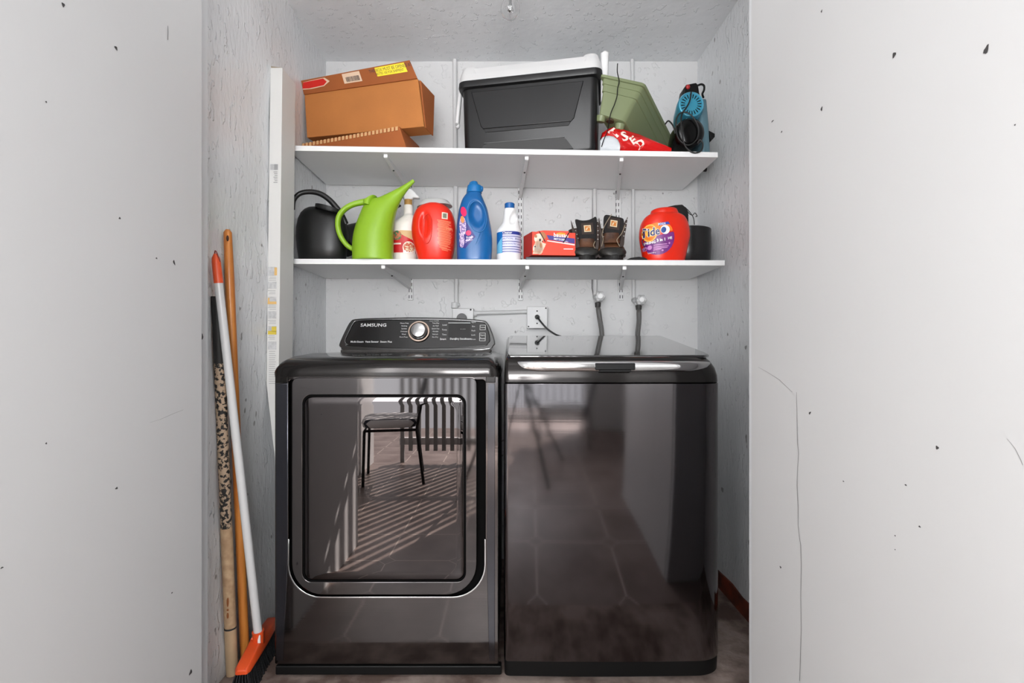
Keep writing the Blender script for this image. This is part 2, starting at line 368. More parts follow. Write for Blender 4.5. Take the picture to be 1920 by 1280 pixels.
MB().cyl((0, -.05, .86), (0, -.05, .955), .022).mk('column', M_iron, tr_, bev=.003)
box('mounted_camera', (-.065, -.11, .955), (.065, -.045, 1.05), M_iron, tr_, bev=.008)
# ------------------------------------------------------------------ shelves, standards, brackets
M_shelf = mat('white melamine', 236, .38, var=.01)
M_wmetal = mat('white coated steel', 222, .35, var=.02)
M_slot = mat('slot', 35, .7)
YF = 1.975
def shelf(zl, zr, xr, label):
    th = .0205; v = []
    for z in (0, th):
        v += [(-.862, YF, zl + z), (xr, YF, zr + z), (xr, 2.385, zr + z - .002), (-.862, 2.385, zl + z - .002)]
    return MB().hexa(v).mk('wall_shelf', M_shelf, bev=.001)
SU = (1.772, 1.746); SL = (1.3295, 1.3235)
props(shelf(*SU, .815, ''), 'upper white melamine shelf carrying the black cooler and cardboard box', 'shelf', 'white wall shelves')
props(shelf(*SL, .842, ''), 'lower white melamine shelf carrying the detergent bottles and boots', 'shelf', 'white wall shelves')
def zs(s, x): return s[0] + (s[1] - s[0]) * (x + .86) / 1.69
std = []
for (px, px2, nm) in ((769.5, 769.5, 'leftmost'), (975, 976, 'middle'), (1157.5, 1165, 'rightmost')):
    Y = YB - .012; x0, x1 = (px2 - VX) / F * Y, (px - VX) / F * Y; xt = x1 + (x1 - x0) * .6
    zb = 1.006 + (650 - 562.5) / F * Y; zt = 1.90
    t = thing('shelf_standard', (x0, Y, zb), 'white slotted steel upright on the back wall, %s of the three' % nm, 'shelf standard', 'slotted shelf uprights')
    X = lambda z, x0=x0, x1=x1, zb=zb: x0 + (x1 - x0) * min(1, (z - zb) / .42)
    MB().hexa([(X(zb) - .0125, Y, zb), (X(zb) + .0125, Y, zb), (X(zb) + .0125, Y + .011, zb), (X(zb) - .0125, Y + .011, zb),
               (X(zt) - .0125, Y, zt), (X(zt) + .0125, Y, zt), (X(zt) + .0125, Y + .011, zt), (X(zt) - .0125, Y + .011, zt)]).mk('track', M_wmetal, t, bev=.002)
    s = MB(); z = zb + .008
    while z < zt - .03:
        for d in (-.006, .006): s.box((X(z) + d - .0017, Y - .0006, z), (X(z) + d + .0017, Y + .001, z + .0155))
        z += .029
    o = s.mk('slot', M_slot, t); o['kind'] = 'stuff'
    std.append((X, Y))
for s_, sn, tips in ((SU, 'upper', (723.5, 987.5, 1165)), (SL, 'lower', (719, 988.5, 1170.5))):
    for (X, Y), tp, nm in zip(std, tips, ('left', 'middle', 'right')):
        xt = (tp - VX) / F * 2.0; xr = X(s_[0] - .02); zt = zs(s_, xr) - .0008; ztt = zs(s_, xt) - .0008
        t = thing('shelf_bracket', (xr, Y, zt - .05), 'white folded steel bracket under the %s end of the %s shelf' % (nm, sn) if nm != 'middle' else 'white folded steel bracket under the middle of the %s shelf' % sn, 'shelf bracket', 'steel brackets under the shelves')
        h = .0035
        MB().hexa([(xr - h, Y, zt - .047), (xr + h, Y, zt - .047), (xt + h, 2.0, ztt - .012), (xt - h, 2.0, ztt - .012),
                   (xr - h, Y, zt), (xr + h, Y, zt), (xt + h, 2.0, ztt), (xt - h, 2.0, ztt)]).mk('web', M_wmetal, t, bev=.001)
        MB().hexa([(xr - .008, Y, zt - .050), (xr + .008, Y, zt - .050), (xt + .006, 2.0, ztt - .014), (xt - .006, 2.0, ztt - .014),
                   (xr - .008, Y, zt - .047), (xr + .008, Y, zt - .047), (xt + .006, 2.0, ztt - .0105), (xt - .006, 2.0, ztt - .0105)]).mk('flange', M_wmetal, t, bev=.0008)
        M_clip = globals().get('M_clip') or mat('bright white plastic', 245, .4)
        MB().box((xt - .0075, 1.994, ztt - .013), (xt + .0075, 2.004, ztt)).mk('end_clip', M_clip, t, bev=.0015)
        a = Vector((xt, 2.0, ztt - .014)).lerp(Vector((xr, Y, zt - .05)), .28); MB().ball(a, .0042, 8, 6).mk('screw', M_slot, t)
# ------------------------------------------------------------------ wall services
M_pipe = mat('painted pipe', 210, .4, bump=.2)
Yp = YB - .014
def rod(name, pts, r, m, label, cat, group=None, par=None, N=12):
    o = MB().tube(pts, r, N).mk(name, m, par, smooth=50)
    return props(o, label, cat, group)
x = (852.5 - VX) / F * Yp
c = thing('electrical_conduit', (x, Yp, 1.17), 'white painted vertical conduit dropping down the back wall to the box behind the dryer console', 'conduit', 'painted conduits on the back wall')
MB().tube([(x, Yp, ZC), (x + .008, Yp, 1.20)], .0105, 14).mk('tube', M_pipe, c, smooth=50)
MB().cyl((x - .0, Yp, 1.215), (x, Yp, 1.188), .016).mk('connector', M_pipe, c, bev=.002)
rod('pipe_clip', [P(846, 572, Yp), P(862, 571, Yp)], .007, M_pipe, None, None, par=c)
bx = thing('junction_box', P(868, 600, Yp), 'white square box with a round dark outlet above the dryer console', 'electrical box')
a, b_ = P(847.5, 620, 2.36), P(888, 577.5, 2.36)
box('box_body', (a.x, 2.365, a.z), (b_.x, YB - .001, b_.z), M_pipe, bx, bev=.004)
q = P(866, 597, 2.36); MB().cyl(q + Vector((0, .006, 0)), q + Vector((0, -.012, 0)), .024).mk('round_outlet', mat('grey outlet', 90, .5), bx, bev=.002)
q = P(882.5, 580.5, 2.36); MB().ball(q, (.004, .003, .004), 8, 6).mk('screw', M_slot, bx)
c = thing('horizontal_conduit', P(938, 586, Yp), 'short white painted conduit running level between the two boxes on the back wall', 'conduit', 'painted conduits on the back wall')
MB().tube([P(889, 587, Yp), P(940, 585.6, Yp), P(988, 584, Yp)], .0095, 14).mk('tube', M_pipe, c, smooth=50)
MB().cyl(P(888, 588, Yp), P(894, 588, Yp), .014).mk('connector', M_pipe, c)
bx = thing('outlet_box', P(1007, 616, Yp), 'white square outlet plate on the back wall with the black power plug in it', 'electrical box')
a, b_ = P(988, 615.5, 2.35), P(1026.5, 574.5, 2.35)
box('box_body', (a.x + .003, 2.355, a.z + .002), (b_.x - .002, YB - .001, b_.z - .002), M_pipe, bx, bev=.002)
pl = box('cover_plate', (a.x, 2.345, a.z), (b_.x, 2.357, b_.z), mat('white cover', 216, .4), bx, bev=.003)
for px, py in ((1023.5, 577.5), (991, 612), (1007, 583), (1007, 606)): MB().ball(P(px, py, 2.344), (.0035, .002, .0035), 8, 6).mk('screw', M_slot, bx)
M_rub = mat('black rubber', 24, .45)
pc = thing('power_cord', P(1007, 594, 2.33), 'black plug and cord hanging from the outlet plate behind the washing machine', 'power cord')
q = P(1007, 594, 2.345); MB().cyl(q + Vector((0, .0, 0)), q + Vector((.002, -.03, -.004)), .0115, r2=.009).mk('plug', M_rub, pc, bev=.003)
MB().tube(path([q + Vector((.002, -.028, -.004)), P(1014, 603, 2.30), P(1027, 617, 2.29), P(1042, 627, 2.29), P(1058, 634, 2.29), P(1066, 650, 2.29), P(1068, 700, 2.3)]), .0042, 8).mk('cord', M_rub, pc, smooth=60)
M_hose = mat('braided hose', (92, 90, 88), .5, bump=.5, bscale=300, metal=.3)
M_nut = mat('dark coupling', (52, 50, 48), .5)
M_valve = mat('painted valve', 205, .4, bump=.6, bscale=90, c2=160, vscale=60, sharp=(.4, .55))
for k, (px, pb, vx, vy, w1, l) in enumerate(((1116, 556, 1124.5, 556, 8, 'left'), (1188, 562, 1201.5, 562.5, 6.5, 'right'))):
    xx = (px - VX) / F * Yp
    wp = thing('water_pipe', (xx, Yp, 1.24), 'white painted water pipe down the back wall, %s of the pair' % l, 'water pipe', 'painted water pipes')
    MB().tube([(xx - .006, Yp, ZC), (xx, Yp, CZ + (650 - pb) / F * Yp)], .0095 if k == 0 else .0085, 14).mk('tube', M_pipe, wp, smooth=50)
    if k == 0: MB().tube([P(1111.5, 350, YB - .006), P(1110, 540, YB - .006), P(1113, 556, YB - .006)], .0022, 6).mk('thin_wire', M_crack, wp, smooth=50)
    v = P(vx, vy, 2.30)
    wv = thing('water_valve', v, 'round white-painted tap with the braided hose screwed on, %s of the pair' % l, 'valve', 'washing machine taps')
    MB().tube([P(px + 1, pb, Yp), v + Vector((-.005, .03, -.012))], .014, 14).ball(v + Vector((0, .03, -.004)), .017).mk('valve_body', M_valve, wv, smooth=50)
    # hand wheel: lobed rim, hub
    R = []
    for y, r in ((.006, .017), (-.002, .0235), (-.010, .0235), (-.014, .019)):
        R.append([v + Vector(((r + .0018 * math.cos(6 * t)) * math.cos(t), y, (r + .0018 * math.cos(6 * t)) * math.sin(t))) for t in [2 * math.pi * i / 48 for i in range(48)]])
    hw = MB().loft(R).mk('hand_wheel', M_valve, wv, smooth=35)
    MB().cyl(v + Vector((0, -.012, .001)), v + Vector((0, -.020, .001)), .0115).mk('hub', mat('bright hub', 240, .3), hw, bev=.002)
    h = ((1121, 572), (1122, 580), (1125, 600), (1128, 620), (1128, 634), (1124, 655)) if k == 0 else ((1197.5, 577), (1198, 585), (1198, 602), (1196, 622), (1195.5, 634), (1195, 655))
    t = thing('water_hose', P(*h[0], 2.28), 'grey braided supply hose hanging from the %s tap' % l, 'hose', 'washing machine supply hoses')
    MB().cyl(P(h[0][0], h[0][1] - 4.5, 2.285), P(h[0][0], h[0][1] + 4, 2.28), .0145, r2=.012).mk('coupling', M_nut, t, bev=.003)
    for d in (-2.4, 2.4):
        MB().tube(path([P(a_ + d * (i > 0), b2, 2.28 - .008 * i) for i, (a_, b2) in enumerate(h)], 5), .0052, 8).mk('hose_strand', M_hose, t, smooth=50)
    MB().tube(path([P(a_, b2, 2.284 - .008 * i) for i, (a_, b2) in enumerate(h)], 5), .0045, 8).mk('hose_core', mat('pale hose', 150, .5), t, smooth=50)
# ------------------------------------------------------------------ clear bulb hanging from the ceiling
lb = thing('light_bulb', (.003, 1.58, ZC), 'clear glass bulb hanging below the closet ceiling, unlit', 'light bulb')
c = Vector((.003, 1.58, 2.058))
M_glass = mat('clear glass', 255, .02, trans=1, ior=1.45)
pr = [(.0, -.030), (.010, -.0285), (.019, -.0235), (.026, -.015), (.0298, -.003), (.029, .010), (.024, .024), (.017, .038), (.0135, .055)]
MB().loft(lathe([(max(r, .0003), z) for r, z in pr], c, 40), (True, False)).mk('glass_envelope', M_glass, lb, smooth=60, sol=.0008)
MB().tube([c + Vector((0, 0, .055)), c + Vector((0, 0, .012))], [.006, .003], 10).mk('stem', mat('stem', 120, .3), lb)
MB().tube([c + Vector(p) for p in ((-.004, 0, .02), (-.009, 0, -.004), (-.003, 0, .0), (.003, 0, -.001), (.009, 0, -.004), (.004, 0, .02))], .0007, 6).mk('filament', mat('filament', 70, .4, metal=.8), lb)
MB().ball(c + Vector((-.002, -.002, -.002)), (.004, .004, .007), 8, 6).mk('filament_bead', mat('bead', 60, .2), lb)
MB().loft(lathe([(.0135, .05), (.014, .075), (.019, .08), (.021, .13), (.016, .15), (.004, .155), (.004, ZC - c.z)], c, 28)).mk('socket', mat('socket', 215, .4), lb, smooth=40)
# ------------------------------------------------------------------ dryer
M_steel = mat('black stainless steel', (100, 96, 95), .07, metal=1., var=.05, vscale=2, bump=.02, bscale=250, stretch=(.02, 1, 1))
M_steel2 = mat('black stainless door', (94, 91, 91), .05, metal=1., var=.03)
M_dglass = mat('dark door glass', (86, 82, 82), .012, metal=1., var=.02)
M_bright = mat('brushed bright edge', (150, 150, 156), .25, metal=1.)
M_blackg = mat('black gloss', 14, .08, coat=.5)
M_blackm = mat('black plastic', 10, .5, spec=.25)
M_cap = mat('charcoal gloss enamel', (52, 50, 49), .12, metal=.75)
M_chrome = mat('chrome', 225, .08, metal=1.)
M_print = mat('grey printing', 205, .5)
YD = 1.533; d = lambda px, py, Y=YD: XZ(px, py, Y)
dr = thing('dryer', (-.372, 1.9, 0), 'black stainless dryer with square glass door and rear control console, left machine', 'dryer')
x0, x1 = -.714, -.030
box('cabinet', (x0 + .004, YD + .02, .03), (x1 - .004, 2.26, .955), mat('dark cabinet', 38, .3, metal=.5), dr, bev=.006)
for fx in (x0 + .06, x1 - .06):
    for fy in (1.62, 2.18): MB().cyl((fx, fy, 0), (fx, fy, .032), .02).mk('foot', M_blackm, dr)
box('kick_panel', (x0 + .002, YD + .004, .008), (x1 + .006, YD + .03, .036), M_blackm, dr, bev=.004)
ho = [(541.5, 700)] + [(541.5, 1020 + 0)]
def outl(pts, Y=YD): return [XZ(a, b2, Y) for a, b2 in pts]
def roundpx(l, t, r, b_, rt, rb, n=9):   # px rounded rect, order ccw in xz
    o = []
    for cx, cy, a0, q in ((l, b_, 180, rb), (r, b_, 270, rb), (r, t, 0, rt), (l, t, 90, rt)):
        ccx = cx + (q if cx == l else -q); ccy = cy + (-q if cy == b_ else q)
        for k in range(n + 1):
            a = math.radians(a0 + 90 * k / n); o.append((ccx + q * math.cos(a), ccy - q * math.sin(a)))
    return o
zt = d(0, 705)[1]
plate('front_panel', [rrect(x0 + .003, .044, x1 - .003, zt, .004), outl(roundpx(541, 712, 910, 1119, 6, 62))], YD, YD + .03, M_steel, dr, bev=.0025)
def ucurve(l, r, b_, q): return [(l, 1010)] + [(l + q + q * math.cos(math.radians(a)), b_ - q - q * math.sin(math.radians(a))) for a in range(180, 271, 9)] + [(r - q + q * math.cos(math.radians(a)), b_ - q - q * math.sin(math.radians(a))) for a in range(270, 361, 9)] + [(r, 1010)]
plate('door_rim', [outl(ucurve(540, 911, 1120, 63) + ucurve(542.5, 908.5, 1117.5, 60.5)[::-1])], YD - .003, YD + .012, M_chrome, dr, bev=.0006)
plate('door_recess', [outl(roundpx(541, 700, 910, 1120, 8, 62))], YD + .018, YD + .03, M_gap, dr)
door = plate('door', [outl(roundpx(549, 707.5, 894, 1113, 12, 58)), outl(roundpx(568.5, 739.5, 873.5, 1089, 17, 17))], YD - .006, YD + .020, M_steel2, dr, bev=.0018)
plate('window_gasket', [outl(roundpx(568, 739, 874, 1089.5, 17, 17)), outl(roundpx(571.5, 743, 870.5, 1086, 14, 14))], YD - .0035, YD + .02, M_gap, door)
# window glass: gently dished
gl = MB(); O = [Vector((p[0], 0, p[1])) for p in outl(roundpx(571, 742.5, 871, 1086.5, 15, 15))]
cx = sum((p for p in O), Vector()) / len(O)
gl.loft([[Vector((cx.x + (p.x - cx.x) * s, YD - .0035 + dy, cx.z + (p.z - cx.z) * s)) for p in O] for s, dy in ((1, .004), (.995, .001), (.985, .0), (.9, .0), (.6, .0), (.3, .0), (.02, 0))], (False, True))
gl.mk('window', M_dglass, door, smooth=60)
# side corner posts: bright edge left, grey right
plate('corner_strip', [outl([(518, 1238), (518, 719), (540, 719), (540, 1050), (531, 1238)])], YD - .0015, YD + .012, mat('brushed corner steel', (98, 99, 106), .2, metal=1.), dr, bev=.001)
plate('corner_strip', [outl([(915, 719), (928, 719), (928, 1238), (917, 1238), (913, 1050)])], YD - .0015, YD + .012, mat('brushed corner steel', (88, 88, 92), .14, metal=1.), dr, bev=.001)
# top: swept cover with rounded nose and shoulders
def topprofile(inx, dz):
    return [(1.5255 + inx, .915), (1.523 + inx, .940 - dz * .3), (1.530 + inx, .955 - dz * .6), (1.548 + inx, .968 - dz), (1.60 + inx, .976 - dz), (1.75, .984 - dz), (2.27, .986 - dz), (2.27, .915)]
R = []
for t, inx, dz in ((0, .03, .052), (.004, .014, .040), (.014, .005, .022), (.03, .001, .008), (.055, 0, 0), (.5, 0, 0), (.945, 0, 0), (.97, .001, .008), (.986, .005, .022), (.996, .014, .040), (1, .03, .052)):
    R.append([(x0 - .003 + (x1 - x0 + .006) * t, y, z) for y, z in topprofile(inx, dz)])
MB().loft(R).mk('top_cover', M_cap, dr, smooth=50)
for a, b2 in ((518, 541), (911, 929)): xa, xb = d(a, 0)[0], d(b2, 0)[0]; box('top_cover_tab', (xa, YD - .006, d(0, 717)[1]), (xb, YD + .02, .918), M_cap, dr, bev=.002)
# control console
Yc = 2.02
def tilt(p): return Vector((p.x, p.y + (p.z - .985) * .28, p.z))
co = [(640, 652), (655, 657), (780, 659), (905, 656), (925, 648), (927.5, 640), (922, 622), (913, 604), (900, 599), (850, 595.5), (780, 594), (710, 595), (664, 597), (653, 602), (645, 618), (637, 640), (636, 648)]
ci = [(652, 645), (662, 649), (780, 652.5), (898, 649), (914, 643), (918, 636), (914, 618), (908, 606), (897, 603), (850, 600), (780, 598.5), (710, 599), (668, 601), (660, 605), (654, 618), (647, 638)]
sm = lambda pts: [tuple(q) for q in cr(pts + [pts[0]], 4)][:-1]
plate('console_housing', [outl(sm(co), Yc)], Yc, Yc + .10, M_cap, dr, bev=.006, tr=tilt)
plate('console_frame', [outl(sm(co), Yc), outl(sm(ci), Yc)], Yc - .008, Yc + .004, mat('dark bright frame', 96, .2, metal=1.), dr, bev=.003, tr=tilt)
face = plate('console_face', [outl(sm(ci), Yc)], Yc - .003, Yc + .004, mat('console glass', (24, 23, 23), .14, spec=.6), dr, bev=.0005, tr=tilt)
box('rear_deck', (-.665, 1.99, .984), (-.075, 2.15, .994), mat('dusty deck', (58, 54, 52), .6, var=.3, vscale=60, bump=.3), dr, bev=.003)
D = Decal(face, .0006, 2.05)
D.text('SAMSUNG', 697, 609, 6.4, Yc, sx=1.25, bold=.12); D.mk('brand_lettering', M_print, face)
D.text('Multi-Steam  Vent Sensor  Steam Plus', 695, 640.5, 3.6, Yc, sx=1.05, bold=.1)
for k, s in enumerate(('Heavy Duty', 'Bedding', 'Sanitize', 'Delicates', 'Wool', 'Perm Press')): D.text(s, 755.5, 605 + k * 5.3, 2.5, Yc)
for k, s in enumerate(('Time Dry', 'Air Fluff', 'Quick Dry', 'Wrinkle', 'Refresh', 'Eco Dry')): D.text(s, 815, 605 + k * 5.3, 2.5, Yc)
D.text('Normal', 784, 604, 2.5, Yc); D.text('Steam Sanitize', 812, 600.5, 2.3, Yc)
for k, s in enumerate(('Level', 'Temp', 'Time')): D.text(s, 832, 608.5 + k * 9.2, 3, Yc)
D.text('Smart', 830, 635.5, 3.6, Yc, bold=.1)
for k, s in enumerate(('Signal', 'Eco', 'Rack', 'Lock', 'Drum')): D.text(s, 887, 603 + k * 8.2, 2.8, Yc)
D.text('-- --:--', 867, 616, 3, Yc)
for k, s in enumerate(('Damp', 'Dry Sense', 'Steam')): D.text(s, 849 + k * 14, 635, 3.6, Yc, bold=.08)
def frame(D, l, t, r, b_, w_, Y):
    D.rect(l, t, r, t + w_, Y); D.rect(l, b_ - w_, r, b_, Y); D.rect(l, t, l + w_, b_, Y); D.rect(r - w_, t, r, b_, Y)
frame(D, 899, 608.5, 910, 618, .7, Yc); frame(D, 898.5, 623.5, 910, 639, .7, Yc); D.text('Power', 904.5, 613, 3.2, Yc); D.text('Start', 904.3, 628, 3.2, Yc); D.text('Pause', 904.3, 634, 3.2, Yc)
D.rect(839, 604, 881, 605, Yc)
D.mk('panel_printing', M_print, face)
D.rect(839.5, 605, 881, 632, Yc); D.mk('display', mat('display', 8, .1), face, lift=.0004)
k0 = P(784, 621.5, Yc - .002); k0.y += (k0.z - .985) * .28
nrm = Vector((0, -1, .28)).normalized()
def disc(c_, off_, r): u = Vector((1, 0, 0)); v_ = nrm.cross(u).normalized(); return [c_ + nrm * off_ + (u * math.cos(t) + v_ * math.sin(t)) * r for t in [2 * math.pi * i / 48 for i in range(48)]]
kn = MB().loft([disc(k0, 0, .0415), disc(k0, .007, .0435), disc(k0, .009, .0425), disc(k0, .009, .0375), disc(k0, .003, .036)]).mk('knob_ring', mat('copper chrome', (188, 168, 154), .15, metal=1.), dr, smooth=35)
MB().loft([disc(k0, .002, .0355), disc(k0, .012, .0345), disc(k0, .013, .0335)]).mk('knob_skirt', M_blackg, kn, smooth=35)
MB().loft([disc(k0, .012, .030), disc(k0, .024, .0295), disc(k0, .028, .0275), disc(k0, .029, .024)]).mk('knob', mat('knob chrome', 190, .18, metal=1.), kn, smooth=30)
# ------------------------------------------------------------------ washing machine
YW = 1.514; xa, xb = -.0165, .646
ws = thing('washing_machine', ((xa + xb) / 2, 1.85, 0), 'black stainless top-loading washing machine with dark glass lid, right machine', 'washing machine')
def plan(ins_f, ins_l, ins_r, z, slope=0, yr=2.15, rx=.082, ry=.06):
    pts = []; l, r, f = xa + ins_l, xb - ins_r, YW + ins_f
    pts.append((l, yr)); 
    for k in range(9): a = math.radians(180 + 90 * k / 8); pts.append((l + .014 + .014 * math.cos(a), f + .016 + .016 * math.sin(a)))
    for k in range(1, 12): u = k / 12; pts.append((l + .014 + (r - rx - l - .014) * u, f - .004 * math.sin(math.pi * u)))
    for k in range(17): a = math.radians(270 + 90 * k / 16); pts.append((r - rx + rx * math.cos(a), f + ry + ry * math.sin(a)))
    pts.append((r, yr))
    return [(x, y, z + slope * (y - YW)) for x, y in pts]
M_brush = mat('brushed dark steel', (112, 109, 111), .08, metal=1., var=.06, vscale=4, bump=.012, bscale=90, stretch=(.03, .03, 2.5))
z0, z1 = .064, .897
MB().loft([plan(.002, .001, .001, z0), plan(0, 0, 0, z0 + .003), plan(0, 0, 0, z1 - .002), plan(.002, .002, .002, z1)]).mk('body_panel', M_brush, ws, smooth=40)
MB().loft([plan(.014, .008, .008, .012), plan(.006, .002, .002, .018), plan(.004, .001, .001, .0625)]).mk('plinth', M_blackm, ws, smooth=40)
for fx in (xa + .07, xb - .07):
    for fy in (1.62, 2.08): MB().cyl((fx, fy, 0), (fx, fy, .02), .022).mk('foot', M_blackm, ws)
MB().loft([plan(.002, .002, .001, z1 + .0012), plan(0, .001, .001, z1 + .003), plan(.0, .001, .003, z1 + .022, .02), plan(.003, .002, .009, z1 + .042, .05), plan(.012, .003, .020, z1 + .060, .08), plan(.028, .006, .032, z1 + .072, .105), plan(.06, .012, .045, z1 + .077, .115)]).mk('top_housing', M_cap, ws, smooth=45)
def lidz(y): return .9765 + (y - 1.56) * .131
lid = []
for dz in (-.006, .0045):
    lid.append([(x, y, lidz(y) + dz) for x, y in ((.0, 1.556), (.30, 1.551), (.60, 1.556), (.621, 1.575), (.628, 1.62), (.633, 2.10), (.0, 2.10), (-.006, 1.60))])
M_lid = mat('black lid glass', (30, 30, 31), .03, spec=1.0, coat=1.)
MB().loft(lid).mk('lid', M_lid, ws, bev=.004, seg=3)
box('hinge_bar', (-.0, 2.098, lidz(2.1) - .05), (.633, 2.17, lidz(2.1) + .0045), M_blackg, ws, bev=.006)
R = []
for u in [i / 40 for i in range(41)]:
    px = 959 + (1340 - 959) * u; e = min(u / .16, (1 - u) / .14, 1); e = math.sin(e * math.pi / 2) ** .6 if e > 0 else 0
    topz = XZ(0, 676.5 + (1 - e) * 3.0, 1.508)[1]; botz = XZ(0, 697.5 - (1 - e) * 14, 1.508)[1]
    h = max((topz - botz) / 2, .0006); R.append(ring(((px - VX) / F * 1.508, 1.522 + .02 * (1 - e), (topz + botz) / 2), (0, .016 * max(e, .1), 0), (0, 0, h), 2.6, 20))
hd = MB().loft(R).mk('handle', M_chrome, ws, smooth=60); hd['label'] = 'long chrome lid grip'
lt = MB(); a = XZ(1116, 693.5, 1.503); b_ = XZ(1191, 680.5, 1.503)
box('latch', (a[0], 1.499, a[1]), (b_[0], 1.52, b_[1]), M_blackm, hd, bev=.003)
box('latch_lip', (a[0] + .012, 1.500, a[1] - .006), (b_[0] - .012, 1.52, a[1] + .001), M_blackm, hd, bev=.002)
# ------------------------------------------------------------------ upper shelf
zU = lambda x: zs(SU, x) + .0205
zL = lambda x: zs(SL, x) + .0205
M_card = mat('brown cardboard', (184, 116, 56), .75, var=.12, vscale=7, bump=.1, bscale=200)
M_card_shade = mat('dark brown cardboard', (158, 86, 36), .75, var=.12, vscale=7)  # same cardboard, shade of the outward-leaning flap put into the colour; pad shares it
M_flute = mat('corrugated core', (205, 160, 112), .8)
def lerp(a, b, t): return a + (b - a) * t
# cardboard box, turned so that its right end stands nearer
nb = Vector((.216, .976, 0))
A, B = Vector((-.862, 2.135, 1.889)), Vector((-.341, 2.02, 1.886)); C_, D_ = Vector((-.366, 2.02, 2.078)), Vector((-.868, 2.135, 2.072))
A.x = -.855; D_.x = -.866
cb = thing('cardboard_box', (-.6, 2.1, 1.80), 'open brown cardboard box with red, white and yellow flap labels on the upper shelf', 'cardboard box')
dep = .082
h = lambda a, b2, t=0.: a + (b2 - a) * t
w8 = [A, B, B + nb * dep, A + nb * dep, D_, C_, C_ + nb * dep, D_ + nb * dep]
bd = MB().hexa(w8).mk('box_body', M_card, cb, bev=.003)
sf = MB().hexa([B + Vector((.002, .015, .0)), B + Vector((.006, .015, 0)), B + nb * dep + Vector((.006, .01, 0)), B + nb * dep + Vector((.002, .01, 0)), C_ + Vector((.004, .01, .0)), C_ + Vector((.012, .01, -.005)), C_ + nb * dep + Vector((.035, .02, -.02)), C_ + nb * dep + Vector((.03, .02, -.02))]).mk('side_flap', M_card_shade, cb, bev=.001)
e = Vector((0, .005, 0)); FT0, FT1 = P(556.5, 151, 2.105), P(768, 112.5, 1.992); FT0.x = max(FT0.x, -.868); FB0, FB1 = D_ + Vector((0, -.006, -.004)), C_ + Vector((0, -.006, -.003))
fl = MB().hexa([FB0, FB1, FB1 + e, FB0 + e, FT0, FT1, FT1 + e, FT0 + e]).mk('top_flap', M_card_shade, cb, bev=.001)
FT2 = P(779, 128, 2.0)
def onflap(u, v, lift=.0012):
    p = FB0.lerp(FB1, u).lerp(FT0.lerp(FT1, u), v); return p + Vector((0, -lift, -lift * .3))
def flaplabel(name, u0, v0, u1, v1, m, lift=.0012, poly=None):
    pts = poly or [(u0, v0), (u1, v0), (u1, v1), (u0, v1)]
    return mesh(name, [onflap(a, b2, lift) for a, b2 in pts], [tuple(range(len(pts)))], m, fl)
M_red = mat('red label', (205, 32, 22), .5); M_yel = mat('yellow label', (250, 226, 50), .5); M_lab = mat('pale label', (226, 196, 168), .5); M_ink = mat('dark print', (54, 44, 50), .6)
flaplabel('red_sticker', 0, 0, 0, 0, M_red, poly=[(0, .42), (.06, .36), (.20, .42), (.235, .62), (.21, .86), (.02, .84)])
flaplabel('sticker_backing', 0, 0, 0, 0, M_lab, lift=.0008, poly=[(0, .34), (.08, .30), (.20, .36), (.262, .62), (.225, .90), (.2, .9), (.02, .86)])
flaplabel('barcode_label', .385, .30, .545, .92, M_lab)
m = MB()
u = .41
while u < .53:
    wq = random.choice((.002, .003, .0045)); m.add([onflap(u, .38, .0018), onflap(u + wq, .38, .0018), onflap(u + wq, .68, .0018), onflap(u, .68, .0018)], [(0, 1, 2, 3)]); u += wq + random.choice((.002, .003))
o = m.mk('barcode', M_ink, fl)
flaplabel('yellow_label', .685, .42, .945, .93, M_yel)
def flaptext(body, u, v, s, m, name, sx=1.0, par=None, lift=.0018):
    vv, ff = textvf(body, s); L = (FB1 - FB0).length; H = (FT0 - FB0).length
    return mesh(name, [onflap(u + p.x * sx / L, v + p.y / H, lift) for p in vv], ff, m, fl)
flaptext('THIS BOX MUST BE OPENED AT', .815, .76, .0135, M_ink, 'label_text'); flaptext('NOTES 100 FOR SHIPMENT', .80, .56, .0105, M_ink, 'label_text')
# folded pad under the box: corrugated edge to the front
pd = thing('cardboard_pad', (-.62, 2.05, zU(-.6)), 'folded brown cardboard with corrugated edge lying under the open cardboard box', 'cardboard')
Pl, Pr, Pq = Vector((-.866, 2.115, 1.855)), Vector((-.437, 2.01, 1.882)), Vector((-.405, 2.01, zU(-.4) + .001))
Pa = Vector((-.866, 2.115, zU(-.86) + .001))
MB().hexa([Pa, Pq, Pq + nb * .20, Pa + nb * .20, Pl, Pr, Pr + nb * .20, Pl + nb * .20]).mk('pad_body', M_card_shade, pd, bev=.002)
m = MB(); m2 = MB(); n = 26
for i in range(n):
    a, b2 = Pl.lerp(Pr, i / n), Pl.lerp(Pr, (i + .62) / n); f_ = Vector((.0, -.003, 0)); dz = Vector((0, 0, -.015))
    m.hexa([a + dz + f_, b2 + dz + f_, b2 + dz - f_, a + dz - f_, a + f_, b2 + f_, b2 - f_, a - f_])
m.mk('corrugation', M_flute, pd)['kind'] = 'stuff'
